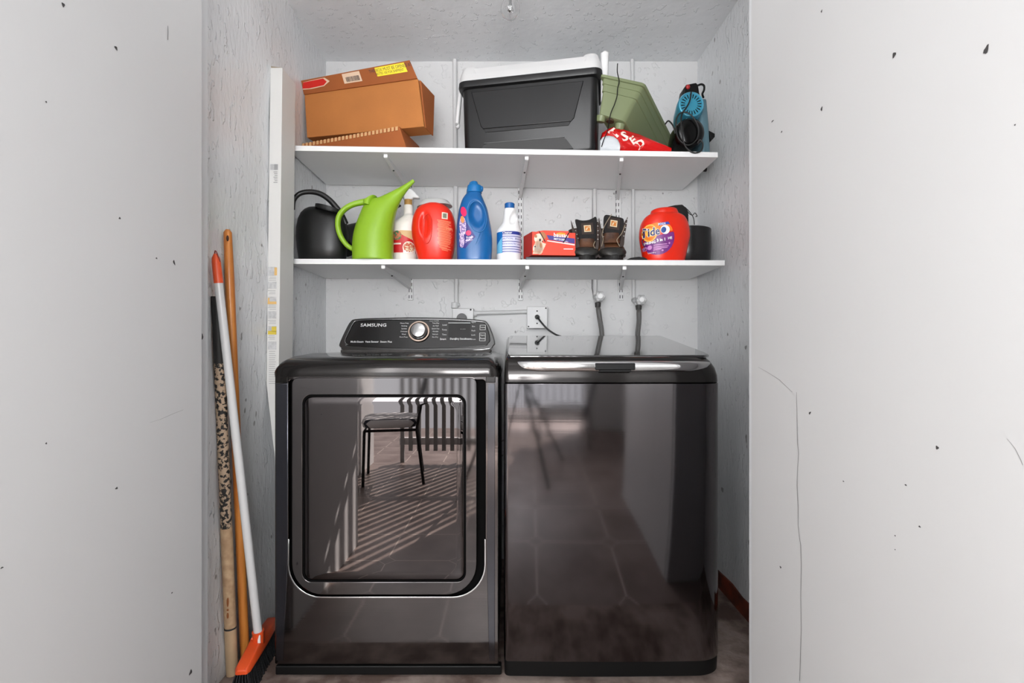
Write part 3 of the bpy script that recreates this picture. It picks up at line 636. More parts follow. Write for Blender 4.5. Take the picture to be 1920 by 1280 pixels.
# ---- cooler (built in its own frame, then turned)
yaw = -math.atan2(.115, .574)
Lf = Vector((-.202, 2.098, 1.790))                                     # front left bottom corner
cl = thing('cooler', Lf, 'black picnic cooler with white lid on the upper shelf', 'cooler', rot=yaw)
M_cool = mat('charcoal plastic', (21, 21, 22), .38, bump=.05, bscale=300); M_coold = mat('charcoal plastic, recessed', (26, 26, 27), .5); M_coolw = mat('white cooler plastic', 212, .35, var=.02)
Q = lambda x, y, z: Lf + Vector((x, y, z))
Wc, Dc, Hc = .565, .262, .285
def cring(x0, x1, y0, y1, z, r=.03): return [Q(a, b2, z) for a, b2 in rrect(x0, y0, x1, y1, r, 6)]
cbody = MB().loft([cring(.014, Wc - .014, .012, Dc - .01, 0), cring(.010, Wc - .010, .008, Dc - .008, .008), cring(.002, Wc - .004, .003, Dc - .003, Hc)]).mk('cooler_body', M_cool, cl, smooth=40)
MB().loft([cring(.004, Wc - .004, .004, Dc - .004, Hc - .004), cring(-.012, Wc + .012, -.010, Dc + .006, Hc + .001, .035), cring(-.014, Wc + .014, -.012, Dc + .008, Hc + .008, .035), cring(-.013, Wc + .013, -.011, Dc + .007, Hc + .026, .035)]).mk('rim', M_cool, cl, smooth=40)
cz = Hc + .027
lid = MB().loft([cring(-.011, Wc + .011, -.009, Dc + .006, cz, .034), cring(-.009, Wc + .009, -.008, Dc + .005, cz + .022, .034), cring(-.008, Wc + .008, -.007, Dc + .004, cz + .028, .034), cring(-.004, Wc + .004, -.004, Dc + .002, cz + .0285, .034), cring(.003, Wc - .003, .002, Dc - .003, cz + .052, .03), cring(.02, Wc - .02, .02, Dc - .02, cz + .055, .02)]).mk('lid', M_coolw, cl, smooth=40)
for a, b2 in ((-.007, .085), (Wc - .075, Wc + .007)):
    MB().loft([cring(a, b2, -.0085, Dc, cz + .012, .03), cring(a + .001, b2 - .001, -.007, Dc, cz + .03, .03), cring(a + .010, b2 - .010, .006, Dc - .01, cz + .063, .026), cring(a + .02, b2 - .02, .02, Dc - .02, cz + .066, .02)]).mk('lid_corner', M_coolw, lid, smooth=45)
fy = lambda z: .008 - .005 * z / Hc
def fplate(name, pts, m, y=.0, th=.004, par=None, bev=.0012):
    return plate(name, [[(Lf.x + a, Lf.z + b2) for a, b2 in pts]], Lf.y + y, Lf.y + y + th, m, par or cbody, bev=bev)
fplate('front_panel', [(.085, .125), (.095, .112), (.455, .112), (.468, .125), (.505, .268), (.045, .268)], M_cool, y=-.0005, th=.008, bev=.003)
fplate('painted_step_shadow', [(.098, .113), (.105, .098), (.445, .098), (.455, .113)], M_coold, y=.003, th=.004)  # strip painted in for the shadow under the front panel's step
fplate('grip_recess', [(.075, .004), (.075, .01), (.095, .045), (.11, .052), (.42, .052), (.435, .045), (.465, .004)], mat('grey grip', 50, .5), y=.003, th=.006)
fplate('grip_edge', [(.10, .052), (.10, .055), (.43, .055), (.43, .052)], mat('grey edge', 92, .4), y=.0025, th=.004, bev=.0004)
M_arm = mat('white handle', 222, .4)
fp = lambda pts: [Q(*p) for p in pts]
for sx, pts, pv in ((-1, [(-.018, .06, .31), (-.022, .05, .24), (-.027, .045, .17), (-.027, .045, .155)], (-.027, .045, .155)), (1, [(Wc + .018, .06, .20), (Wc + .020, .05, .27), (Wc + .022, .04, .37), (Wc + .023, .04, .385)], (Wc + .020, .055, .215))):
    R = []
    for i, p in enumerate(path(fp(pts), 5)):
        k = i / 15; wv = (.010 if sx < 0 else .012) + .006 * k; R.append(ring(p, (wv if sx > 0 else .008, 0, 0), (0, wv, 0), 3, 16))
    o = MB().loft(R).ball(R and fp(pts)[-1], (.0105 if sx < 0 else .012, .014, .013), 14, 8).mk('handle_arm', M_arm, cl, smooth=50)
    q = Q(*pv); MB().cyl(q + Vector((0, -.014, 0)), q + Vector((0, -.018, 0)), .0055).mk('pivot_pin', mat('grey pin', 160, .4), o, bev=.001)
m = MB()
for k in range(3): m.ball(Q(Wc + .017, .05, .205 - k * .017), (.012, .012, .006), 12, 8)
m.mk('hinge_coil', M_arm, cl, smooth=60)['label'] = 'white ribbed hinge'
# ---- green planter trough, tipped on its end
M_green = mat('sage green plastic', (124, 134, 98), .42, var=.04); M_green2 = mat('dark soil stain', (72, 56, 38), .8)
Yt = 2.0
E = dict(tl=P(1133.5, 142.5, Yt), tr=P(1206, 158, Yt), bl=P(1121, 213, Yt), br=P(1171.5, 228, Yt))
vt, vb = Vector((.232, .345, -.10)), Vector((.205, .325, -.098))
tp = thing('planter_trough', (.55, 2.15, zU(.55)), 'sage green plastic planter trough tipped on end beside the cooler', 'planter')
def lvl(t, out=0.):   # ring of the four corners at height t (0 bottom, 1 rim), rounded
    l, r = E['bl'].lerp(E['tl'], t), E['br'].lerp(E['tr'], t); v = vb.lerp(vt, t)
    X = (r - l).normalized(); Yv = v.normalized(); l, r = l - X * out - Yv * out, r + X * out - Yv * out; v = v + Yv * out * 2
    c = [l, r, r + v, l + v]; o = []
    for i in range(4):
        p, q0, q1 = c[i], c[i - 1], c[(i + 1) % 4]; a, b2 = (q0 - p).normalized(), (q1 - p).normalized(); rr = .014
        for k in range(6): s = k / 5; o.append(p + a * rr * (1 - s) ** 1.7 + b2 * rr * s ** 1.7)
    return o
rg = [lvl(.0, -.006), lvl(.012, -.001)] + [lvl(t, o_) for t, o_ in ((.60, 0), (.605, .003), (.78, .003), (.785, .006), (.915, .006), (.92, .013), (.985, .013), (1.0, .010), (1.0, .002))]
MB().loft(rg + [lvl(.5, -.004), lvl(.04, -.004)]).mk('trough', M_green, tp, smooth=30)
dn = (E['bl'] - E['tl']).normalized()
for cpt in (E['bl'] + Vector((.018, .02, .0)), E['br'] + Vector((-.014, .02, 0))):
    MB().cyl(cpt, cpt + dn * .024 + Vector((0, .004, 0)), .020, 20, .017).mk('foot', M_green, tp, bev=.003)
cc = E['bl'].lerp(E['br'], .5) + Vector((0, .02, 0)); MB().cyl(cc, cc + dn * .008, .016).mk('drain_stain', M_green2, tp)
# ---- red bag under it
M_bagr = mat('red plastic sack', (208, 20, 20), .22, var=.15, vscale=18, bump=1, bscale=28); M_bagw = mat('white sack inside', (205, 210, 214), .4, bump=1, bscale=40)
bg = thing('plastic_sack', (.5, 2.05, zU(.5)), 'crumpled red plastic sack with white lettering squashed under the green planter', 'bag')
R = []
for px, yt, dp in ((1128, 262, .02), (1131, 246, .04), (1140, 237, .055), (1152, 234.5, .06), (1168, 237, .065), (1182, 243, .07), (1200, 248, .07), (1216, 254, .065), (1232, 262, .055), (1246, 269, .04), (1259, 277, .02)):
    x, zt_ = XZ(px, yt, 2.01); zb = zU(x) + .0008; R.append(ring((x, 2.015 + dp * .8, (zt_ + zb) / 2 + .002), (0, dp, 0), (0, 0, max(.004, (zt_ - zb) / 2)), 2.8, 40))
R2 = []
for i, r in enumerate(R): R2.append([p + Vector((0, .004 * math.sin(7 * p.z * 30 + i * 1.7), .0022 * math.sin(j * 1.1 + i * 2.1) if p.z > zU(p.x) + .01 else 0)) for j, p in enumerate(r)])
sack = MB().loft(R2).mk('sack_body', M_bagr, bg, smooth=55)
D = Decal(sack, .0040, 2.0)
D.text('T', 1153, 250, 20, 2.0, ang=.7, bold=.9); D.text('S', 1171, 256, 19, 2.0, ang=.35, bold=.9); D.text('E', 1187, 264, 15, 2.0, ang=.6, bold=.8); D.text('D', 1201, 270, 15, 2.0, ang=.6, bold=.8)
D.mk('sack_lettering', mat('cream lettering', (250, 225, 215), .4), sack)
m = MB()
R = []
for px, yt in ((1124.5, 264), (1130, 257), (1140, 254.5), (1150, 256), (1158, 262), (1161, 270)):
    x, z_ = XZ(px, yt, 1.995); zb = zU(x) + .0008; R.append(ring((x, 1.998, (z_ + zb) / 2), (0, .018, 0), (0, 0, (z_ - zb) / 2), 2.6, 20))
m.loft(R).mk('sack_mouth', M_bagw, bg, smooth=60)['label'] = 'white crumpled mouth of the sack'
# ---- thin dark twig-like wire
rod('loose_wire', path([P(1158, 119, 1.985), P(1157.5, 135, 1.985), P(1161, 152, 1.983), P(1158, 166, 1.98), P(1157, 180, 1.98), P(1152, 196, 1.98), P(1146, 210, 1.98), P(1143, 222, 1.98), P(1139, 245, 1.976), P(1132, 262, 1.976), P(1128, 275, 1.976)], 5), .0019, M_blackm, 'thin dark wire standing up in front of the green planter trough', 'wire')
# ---- blue appliance
M_blue = mat('metallic light blue', (72, 166, 196), .28, metal=.35, var=.05)
Yv_ = 2.01; va = thing('handheld_vacuum', P(1294, 280, 2.06) * 1.0, 'small light blue and black corded vacuum standing at the right end of the upper shelf', 'vacuum cleaner')
c0 = P(1295.5, 196.5, Yv_); rr = 24.5 * Yv_ / F
def vring(y, r, dz=0, dx=0, sq=1.): return [Vector((c0.x + dx + r * math.cos(t), y, c0.z + dz + r * sq * math.sin(t))) for t in [2 * math.pi * i / 48 for i in range(48)]]
bdy = MB().loft([vring(Yv_, rr * .93), vring(Yv_ - .002, rr * .97), vring(Yv_ + .004, rr), vring(Yv_ + .03, rr * 1.03, 0, .005), vring(Yv_ + .10, rr * .95, -.01, .012), vring(Yv_ + .16, rr * .6, -.01, .012)]).mk('motor_housing', M_blue, va, smooth=40)
fc = MB().loft([vring(Yv_ - .001, rr * .86), vring(Yv_ - .0025, rr * .84)]).mk('grille', M_blue, bdy)
MB().loft([vring(Yv_ - .006, rr * .94), vring(Yv_ - .0075, rr * .90), vring(Yv_ - .001, rr * .86), vring(Yv_ + .003, rr * .97)], (False, False)).mk('grille_ring', mat('pale blue ring', (120, 200, 222), .25, metal=.4), bdy, smooth=50)
m = MB()
for k in range(20):
    t = 2 * math.pi * (k + .3) / 20; r0, r1 = rr * .48, rr * .78; w_ = .0022; n_ = Vector((-math.sin(t), 0, math.cos(t))) * w_; e_ = Vector((math.cos(t), 0, math.sin(t)))
    c1 = Vector((c0.x, Yv_ - .003, c0.z)); m.hexa([c1 + e_ * r0 - n_ * .6, c1 + e_ * r1 - n_, c1 + e_ * r1 + n_, c1 + e_ * r0 + n_ * .6] + [q + Vector((0, -.0006, 0)) for q in (c1 + e_ * r0 - n_ * .6, c1 + e_ * r1 - n_, c1 + e_ * r1 + n_, c1 + e_ * r0 + n_ * .6)])
m.mk('vent_slot', M_blackm, fc)['kind'] = 'stuff'
# lower black bowl and back column
c1 = P(1291.5, 251, Yv_); r1 = 27.5 * Yv_ / F
def bring(y, r, dz=0): return [Vector((c1.x + r * math.cos(t), y, c1.z + dz + r * 1.04 * math.sin(t))) for t in [2 * math.pi * i / 40 for i in range(40)]]
zz = zU(.7) + .001
fit = lambda R: [[Vector((p.x, p.y, max(p.z, zz))) for p in r] for r in R]
MB().loft(fit([bring(Yv_ - .028, r1 * .3), bring(Yv_ - .026, r1 * .72), bring(Yv_ - .016, r1 * .95), bring(Yv_, r1), bring(Yv_ + .06, r1 * 1.0), bring(Yv_ + .14, r1 * .7)])).mk('nozzle_bowl', mat('black bowl', 5, .18, spec=.35), va, smooth=45)
a, b_ = P(1309, 190, Yv_ + .05), P(1329, 279, Yv_ + .05)
MB().loft([ring((a.x + .012, Yv_ + .08, a.z), (.022, 0, 0), (0, .05, 0), 3, 24), ring((a.x + .017, Yv_ + .08, (a.z + b_.z) / 2), (.025, 0, 0), (0, .055, 0), 3, 24), ring((a.x + .024, Yv_ + .08, zz), (.025, 0, 0), (0, .055, 0), 3, 24)]).mk('dust_canister', mat('grey blue canister', (96, 128, 140), .3, metal=.3), va, smooth=50)
p_ = [(1281, 176), (1283, 164), (1288, 157), (1306, 153.5), (1310, 157), (1312, 170), (1314, 180), (1300, 178)]
plate('top_grip', [outl(p_, Yv_)], Yv_ + .004, Yv_ + .06, M_blackm, va, bev=.005)
q = P(1290.5, 162, Yv_); MB().ball(q + Vector((0, .004, 0)), (.0085, .007, .0095)).mk('red_button', mat('red button', (170, 40, 40), .35), va, smooth=60)
MB().tube(path([P(1309, 160, 2.03), P(1315, 158, 2.03), P(1320, 161, 2.03), P(1320, 169, 2.03), P(1317, 176, 2.03), P(1319, 183, 2.04)]), .0042, 8).mk('hook', M_blackm, va, smooth=60)
plate('rear_foot', [outl([(1324, 250), (1335, 256), (1335, 262), (1327.5, 270)], 2.08)], 2.05, 2.10, M_blackm, va, bev=.003)
cdm = MB().tube(path([P(1296, 173, 1.995), P(1293, 190, 1.99), P(1286, 203, 1.985), P(1280, 211, 1.985), P(1277, 225, 1.98), P(1279, 250, 1.975), P(1284, 272, 1.972), P(1295, 284, 1.972), P(1305, 286.5, 1.972), P(1315, 282, 1.972), P(1318, 270, 1.975), P(1313, 262, 1.975), P(1308, 268, 1.98)], 5), .0030, 8)
cdm.tube(path([P(1272, 215, 1.98), P(1278, 211, 1.98), P(1288, 211, 1.978), P(1298, 218, 1.976), P(1306, 230, 1.975), P(1310, 245, 1.975), P(1306, 262, 1.976), P(1290, 272, 1.976), P(1274, 262, 1.98), P(1268, 245, 1.985), P(1268, 225, 1.985), P(1272, 215, 1.985)], 5), .0028, 8)
cdm.tube(path([P(1266, 250, 2.0), P(1262, 236, 2.0), P(1256, 228, 2.02), P(1252, 227, 2.03), P(1247, 233, 2.04)], 5), .003, 8)
cdm.mk('power_cord', M_rub, va, smooth=60)
MB().tube(path([P(1320, 290, 2.25), P(1331, 290, 2.26), P(1332, 305, 2.28), P(1327, 317, 2.29)]), .003, 8).ball(P(1323, 318, 2.29), (.018, .012, .009)).mk('cord_plug', M_rub, va, smooth=60)
# ------------------------------------------------------------------ lower shelf
def dent(o, px, py, rx, ry, Y, depth, ang=0, p=2):   # press a smooth hollow into the front of a built mesh
    off = OFF[o]; cx, cz_ = XZ(px, py, Y); rx *= Y / F; ry *= Y / F; ca, sa = math.cos(ang), math.sin(ang); ym = sum(v.co.y for v in o.data.vertices) / len(o.data.vertices)
    for v in o.data.vertices:
        q = v.co + off
        if v.co.y > ym: continue
        a, b2 = q.x - cx, q.z - cz_; a, b2 = a * ca + b2 * sa, -a * sa + b2 * ca
        t = (a / rx) ** 2 + (b2 / ry) ** 2
        if t < 1: v.co.y += depth * (1 - t ** p) ** 2
base = lambda px, Y: zL((px - VX) / F * Y) + .0008
def by(px, Y): return VY - (base(px, Y) - CZ) * F / Y        # image row of the shelf top at that place
# black watering can
M_bk = mat('black watering can plastic', (20, 20, 20), .38, bump=.05, bscale=200)
Yk = 2.05; X0 = -.758
wc = thing('watering_can', (X0, Yk, base(600, Yk)), 'black plastic watering can with arched handle at the left end of the lower shelf', 'watering can')
zb = base(603, Yk); R = []
for t, r, dx in ((0, .085, 0), (.02, .093, 0), (.25, .100, .0), (.45, .104, 0), (.62, .103, 0), (.78, .094, -.002), (.88, .080, -.006), (.95, .060, -.012), (.985, .040, -.018), (1., .018, -.022)):
    R.append(ring((X0 + dx, Yk, zb + .222 * t), (r, 0, 0), (0, r * .58, 0), 2.2, 48))
MB().loft(R).mk('can_body', M_bk, wc, smooth=60)
q = Vector((X0 + .035, Yk - .03, zb + .208))
MB().loft([ring(q + Vector((0, 0, -.012)), (.052, 0, -.012), (0, .045, 0), 2, 32), ring(q + Vector((0, 0, .004)), (.050, 0, -.012), (0, .043, 0), 2, 32), ring(q + Vector((0, 0, .003)), (.043, 0, -.010), (0, .036, 0), 2, 32), ring(q + Vector((0, 0, -.014)), (.042, 0, -.010), (0, .035, 0), 2, 32)], (False, True)).mk('filler_rim', M_bk, wc, smooth=50)
hp = path([P(549, 392, Yk), P(551, 375, Yk), P(562, 363, Yk), P(580, 359.5, Yk), P(600, 363, Yk), P(617, 374, Yk), P(630, 388, Yk), P(640, 402, Yk), P(648, 420, Yk)], 5)
hp = [Vector((max(p.x * (2.0 + .05 * i / len(hp)) / Yk, WL + .012), 2.0 + .05 * i / len(hp), CZ + (p.z - CZ) * (2.0 + .05 * i / len(hp)) / Yk)) for i, p in enumerate(hp)]
R = [ring(p, (Vector((0, 0, 1)).cross(Vector((0, 0, 1))) + Vector((.0001, 0, 0))), (0, .014, 0)) for p in hp]
MB().tube(hp, [.0085 + .004 * i / len(hp) for i in range(len(hp))], 14).mk('handle', M_bk, wc, smooth=60)
Ys = Yk + .10
sp = path([P(640, 462, Ys - .05), P(655, 440, Ys), P(675, 430, Ys + .03), P(700, 415, Ys + .06), P(722, 400, Ys + .07), P(741, 386, Ys + .07)], 5)
MB().tube(sp, [lerp(.055, .012, min(1, (i / 25) ** .7)) for i in range(len(sp))], 20).mk('spout', M_bk, wc, smooth=60)
e1 = sp[-1]; MB().cyl(e1 + Vector((-.01, 0, -.01)), e1 + Vector((.012, -.004, .014)), .012, r2=.022).mk('spout_rose', M_bk, wc, bev=.003)
# lime watering can
M_lime = mat('lime green plastic', (140, 182, 36), .4, var=.05)
Yg = 2.03
rows = [(662, 486, 737, 486, .068), (662, 482, 737, 482, .072), (662.5, 452, 737, 452, .072), (667, 428, 737, 430, .068), (675, 405, 740, 408, .058), (682, 388, 744, 393, .048), (693, 376, 749, 382, .038), (709, 371.5, 753, 373, .03), (727, 363.5, 758, 365, .024), (746, 353.5, 765, 355.5, .016), (762, 344, 772, 347.5, .010), (774, 336, 778, 341, .006)]
fx = by(700, Yg) - 486
rows = [(a, b2 + (fx if b2 > 481 else 0), c_, d_ + (fx if d_ > 481 else 0), e_) for a, b2, c_, d_, e_ in rows]
gc = thing('watering_can', P(700, by(700, Yg), Yg), 'lime green plastic watering can with tapering spout and loop handle on the lower shelf', 'watering can')
MB().loft(loftLR(rows, Yg, 2.2, 48, 5)).mk('can_body', M_lime, gc, smooth=60)
MB().loft([ring(P(693, 388, Yg - .0), (.018, 0, -.004), (0, .05, 0), 2.4, 28), ring(P(693, 379, Yg), (.021, 0, .0), (0, .046, 0), 2.4, 28), ring(P(699, 371.5, Yg), (.017, 0, .006), (0, .038, 0), 2.4, 28), ring(P(701, 371.6, Yg), (.010, 0, .003), (0, .03, 0), 2.4, 28)]).mk('filler_hood', M_lime, gc, smooth=50)
hp = path([P(700, 376, Yg), P(684, 380.5, Yg), P(665, 387, Yg), P(650, 398, Yg), P(641, 412, Yg), P(639.5, 430, Yg), P(644, 447, Yg), P(653, 461, Yg), P(665, 469, Yg)], 5)
R = []
for i, p in enumerate(hp):
    p = p + Vector((0, -.038 * math.sin(math.pi * min(1, max(0, (k_ := i / len(hp))))) , 0))
    tg = (hp[min(i + 1, len(hp) - 1)] - hp[max(i - 1, 0)]).normalized(); nn = tg.cross(Vector((0, 1, 0))).normalized(); k = i / len(hp)
    R.append(ring(p, nn * (.0095 + .004 * max(0, .3 - k) * 3), (0, .014, 0), 2.6, 18))
MB().loft(R).mk('handle', M_lime, gc, smooth=60)
# spray bottle
M_wp = mat('white bottle plastic', (238, 234, 226), .35, var=.02); M_tan = mat('tan collar', (188, 142, 74), .5)
M_redl = mat('red label', (200, 22, 28), .4); M_tanl = mat('tan label', (216, 182, 130), .5); M_crm = mat('cream label', (240, 228, 214), .5)
M_veg = mat('vegetable picture', (70, 120, 84), .5, c2=(206, 120, 84), vscale=130, sharp=(.45, .55)); M_veg2 = mat('vegetable picture', (196, 80, 48), .5, c2=(222, 216, 180), vscale=150, sharp=(.45, .55))
Yb_ = 2.15; sb = thing('spray_bottle', P(758, by(758, Yb_), Yb_), 'white trigger spray bottle with tan collar and red label between green can and orange tub', 'spray bottle')
bb = by(758, Yb_)
rows = [(733, bb, 781, bb, .045), (732, bb - 4, 782, bb - 4, .05), (732, 450, 782, 450, .05), (732, 425, 783, 425, .048), (738, 419, 781, 414, .042), (753, 409, 776, 405, .03), (757.5, 402, 774, 401, .0175), (757, 390, 774, 390, .0175), (758, 385, 773, 385, .017)]
sbb = MB().loft(loftLR(rows, Yb_, 2.6, 48, 5)).mk('bottle_body', M_wp, sb, smooth=50)
MB().cyl(P(765.5, 386, Yb_), P(765.5, 374.5, Yb_), .0165, 28).mk('collar', M_tan, sb, bev=.002)
tg = MB()
plate('trigger_head', [outl(sm([(759, 375), (757, 367), (752, 362), (755, 357), (766, 355), (774, 357), (781, 365), (786, 370), (785, 372.5), (776, 372), (773, 375)]), Yb_)], Yb_ - .014, Yb_ + .014, mat('white trigger', 236, .35), sb, bev=.004)
plate('trigger', [outl(sm([(757, 368), (751, 365), (753, 369), (757, 374), (760, 377), (761, 374)]), Yb_)], Yb_ - .006, Yb_ + .006, mat('grey trigger', 150, .4), sb, bev=.002)
D = Decal(sbb, .0008, Yb_)
Yf_ = Yb_ - .04
D.rect(732, 432, 779, 476, Yf_, 16, 8); D.mk('label', M_crm)
D.quad([(734, 440), (779, 455), (779, 433), (752, 432.5)], Yf_, 12, 6); D.mk('label_band', M_tanl, lift=.0011)
D.quad([(732.5, 474), (778, 474), (778, 452), (755, 441)], Yf_, 14, 8); D.quad([(732.5, 474), (756, 474), (756, 441), (732.5, 433)], Yf_, 10, 8); D.mk('red_panel', M_redl, lift=.0013)
D.ell(745, 442, 9, 9, Yf_); D.mk('picture', M_veg, lift=.0017)
D.ell(767, 465, 11, 12, Yf_); D.mk('picture_frame', M_crm, lift=.0016)
D.ell(767, 464, 9.5, 9, Yf_); D.mk('picture', M_veg2, lift=.002)
D.rect(733, 456, 753, 459, Yf_); D.mk('label_stripe', M_crm, lift=.0018)
D.rect(757, 470, 776, 475, Yf_); D.mk('label_foot', mat('white print', 240, .5), lift=.0021)
# orange detergent tub seen from its handle side
M_or = mat('orange red plastic', (226, 40, 14), .3, var=.05); M_lidg = mat('frosted lid', (188, 188, 186), .25)
Yo = 2.06; tb = thing('detergent_tub', P(813, by(813, Yo), Yo), 'orange-red detergent tub with grey lid and side handle beside the blue bottle', 'detergent tub')
bb = by(813, Yo)
rows = [(792, bb, 842, bb, .04), (786, bb - 2, 846, bb - 2, .052), (779, 468, 852, 466, .066), (773, 440, 854.5, 440, .074), (773.5, 420, 853.5, 418, .074), (778, 402, 849, 402, .068), (786, 391, 842, 392, .06), (797, 385.5, 833, 386, .048), (803, 384, 828, 384.5, .04)]
tub = MB().loft(loftLR(rows, Yo, 2.5, 96, 8)).mk('tub_body', M_or, tb, smooth=60)
dent(tub, 801, 428, 11, 27, Yo, .016, 0, 1.5); 
MB().tube(path([P(794, 412, 1.986), P(797, 404, 1.988), P(803, 401, 1.988), P(808, 408, 1.984), P(809, 430, 1.982), P(807, 447, 1.986), P(801, 456, 1.99), P(795, 450, 1.99), P(793, 430, 1.986), P(794, 412, 1.986)], 5), .0014, 8).mk('handle_ridge', M_or, tb, smooth=60)
MB().loft([ring(P(815, 388, Yo + .01), (.072, 0, .004), (0, .055, 0), 2.3, 40), ring(P(815, 384, Yo + .01), (.066, 0, .003), (0, .05, 0), 2.3, 40), ring(P(816, 378, Yo + .01), (.055, 0, .0), (0, .045, 0), 2.3, 40), ring(P(816, 376.5, Yo + .01), (.048, 0, .0), (0, .04, 0), 2.3, 40)]).mk('lid', M_lidg, tb, smooth=40)
D = Decal(tub, .0006, Yo - .06); Yf_ = 1.995
M_pale = mat('pale orange print', (246, 150, 112), .4)
D.rect(828.5, 397.5, 839, 410.5, Yf_, 4, 4); D.mk('drug_facts_box', mat('pale box', (226, 214, 196), .5), lift=.0008)
D.rect(830.5, 399.5, 837, 408.5, Yf_, 3, 3); D.mk('code_patch', mat('grey code', (128, 130, 110), .5), lift=.0012)
for k in range(24):
    y = 413 + k * 2.35; l = 820 + 2.2 * abs(math.sin(k * .9)) + (k > 18) * (k - 18) * 1.2; r = 849 - random.random() * 9 - (k > 18) * (k - 18)
    D.quad([(l, y + 1), (r, y + 2.2), (r, y + 1.1), (l, y - .2)], Yf_, 6, 1)
D.mk('fine_print', M_pale)['kind'] = 'stuff'
D.text('Hot', 842, 428, 5, Yf_, bold=.1); D.mk('print_word', M_pale, lift=.001)
# blue softener bottle
M_bl = mat('blue bottle plastic', (6, 92, 156), .3, var=.05); M_blc = mat('blue cap', (14, 108, 172), .32)
Ys = 2.04; bl = thing('softener_bottle', P(888, by(888, Ys), Ys), 'tall blue fabric softener bottle with purple and pink label', 'bottle')
bb = by(888, Ys)
rows = [(860, bb, 918, bb, .044), (857.5, bb - 3, 921, bb - 3, .05), (856.5, 460, 923, 460, .052), (856, 435, 922, 437, .052), (858, 412, 918, 413, .052), (862, 390, 914, 393, .048), (867, 375, 908, 378, .04), (873, 366, 903, 366.5, .031), (876, 362, 902, 362, .026)]
bbd = MB().loft(loftLR(rows, Ys, 2.5, 110, 9)).mk('bottle_body', M_bl, bl, smooth=60)
dent(bbd, 895.5, 406, 17, 28, Ys, .020, .12, 2)
MB().tube([P(a, b2, 1.988) for a, b2 in [(895 + 17 * math.cos(t) + (math.sin(t) < 0) * 0 - 3 * math.sin(t), 406 - 29 * math.sin(t)) for t in [2 * math.pi * i / 40 for i in range(40)]]], .0017, 8, True).mk('grip_ridge', M_blc, bl, smooth=60)
MB().tube(path([P(905, 437, 1.986), P(899, 452, 1.988), P(893, 468, 1.992), P(889, 478, 1.995)], 4), .0012, 8).tube(path([P(900, 437, 1.986), P(893, 455, 1.988), P(885, 470, 1.992), P(881, 478, 1.995)], 4), .0012, 8).mk('moulded_line', M_blc, bl, smooth=60)
MB().loft([ring(P(889, 362, Ys), (.031, 0, 0), (0, .029, 0), 2.2, 40), ring(P(889, 357, Ys), (.030, 0, 0), (0, .028, 0), 2.2, 40), ring(P(890, 350.5, Ys), (.029, 0, -.001), (0, .027, 0), 2.2, 40), ring(P(889.5, 348.5, Ys), (.027, 0, .0), (0, .025, 0), 2.2, 40), ring(P(888, 347, Ys), (.019, 0, .001), (0, .02, 0), 2.2, 40), ring(P(888, 342.5, Ys), (.0165, 0, .0), (0, .0155, 0), 2, 40), ring(P(889, 341, Ys), (.013, 0, 0), (0, .013, 0), 2, 40)]).mk('cap', M_blc, bl, smooth=35)
MB().ball(P(903, 354, Ys), (.007, .012, .012), 12, 8).mk('cap_spout', M_blc, bl, smooth=60)
D = Decal(bbd, .0008, 1.99); Yf_ = 1.992
M_pur = mat('violet label', (62, 44, 130), .4, c2=(36, 40, 120), vscale=30); M_pk = mat('pink print', (228, 40, 100), .4); M_lil = mat('lilac print', (214, 196, 222), .5, c2=(128, 110, 170), vscale=160, sharp=(.45, .55))
D.quad([(860, 462), (873, 466), (871, 388), (865, 392)], Yf_, 8, 16); D.quad([(872, 466), (892, 444), (884, 432), (872, 412)], Yf_, 8, 10); D.mk('label', M_pur)
D.ell(869, 396, 5.5, 10, Yf_, .3); D.ell(878.5, 437, 5, 5, Yf_); D.mk('pink_print', M_pk, lift=.0012)
D.ell(867.5, 423, 6.5, 18, Yf_, .05); D.ell(866, 450, 5, 14, Yf_); D.quad([(873, 456), (887, 446), (886, 443), (873, 450)], Yf_, 5, 2); D.mk('lilac_print', M_lil, lift=.0014)
D.ell(867, 411, 3.5, 7, Yf_, .2); D.mk('orange_print', mat('orange print', (238, 150, 84), .5), lift=.0018)
D.text('Fresh', 881, 445, 4.4, Yf_, ang=.2, bold=.1); D.text('lotion', 881, 450.5, 3.6, Yf_, ang=.2); D.text('SOFT', 867, 438, 4.2, Yf_, ang=.1, bold=.1); D.mk('label_text', mat('pale print', (236, 226, 240), .5), lift=.002)
# bleach bottle
Yw_ = 2.06; ble = thing('bleach_bottle', P(954, by(954, Yw_), Yw_), 'white bleach bottle with blue screw cap and blue striped label', 'bottle')
bb = by(954, Yw_)
rows = [(933, bb, 975, bb, .04), (931.5, bb - 2, 976.5, bb - 2, .044), (931, 465, 977, 465, .045), (931, 436, 977, 436, .045), (936, 427, 976, 430, .042), (942, 418, 974.5, 424, .034), (944, 405, 971, 410, .026), (945, 396, 967, 397, .020), (946, 391, 965, 391, .017)]
ob = MB().loft(loftLR(rows, Yw_, 2.1, 72, 7)).mk('bottle_body', mat('white gloss plastic', 238, .3, var=.02), ble, smooth=60)
dent(ob, 963, 410, 8.5, 17, Yw_, .014, -.35, 2)
MB().loft(lathe([(.0175, 0), (.020, .001), (.0205, .019), (.018, .022)], P(955.5, 391.5, Yw_), 40)).mk('cap', mat('dark blue cap', (22, 92, 160), .35), ble, smooth=35)
D = Decal(ob, .0007, 2.015); Yf_ = 2.02
M_db = mat('dark blue print', (40, 52, 140), .4); M_mb = mat('mid blue print', (16, 104, 180), .4); M_lb = mat('light blue print', (110, 186, 222), .4); M_ll = mat('pale label', (214, 214, 236), .45)
D.rect(931.2, 434, 976.8, 474, Yf_, 24, 8); D.mk('label', M_ll)
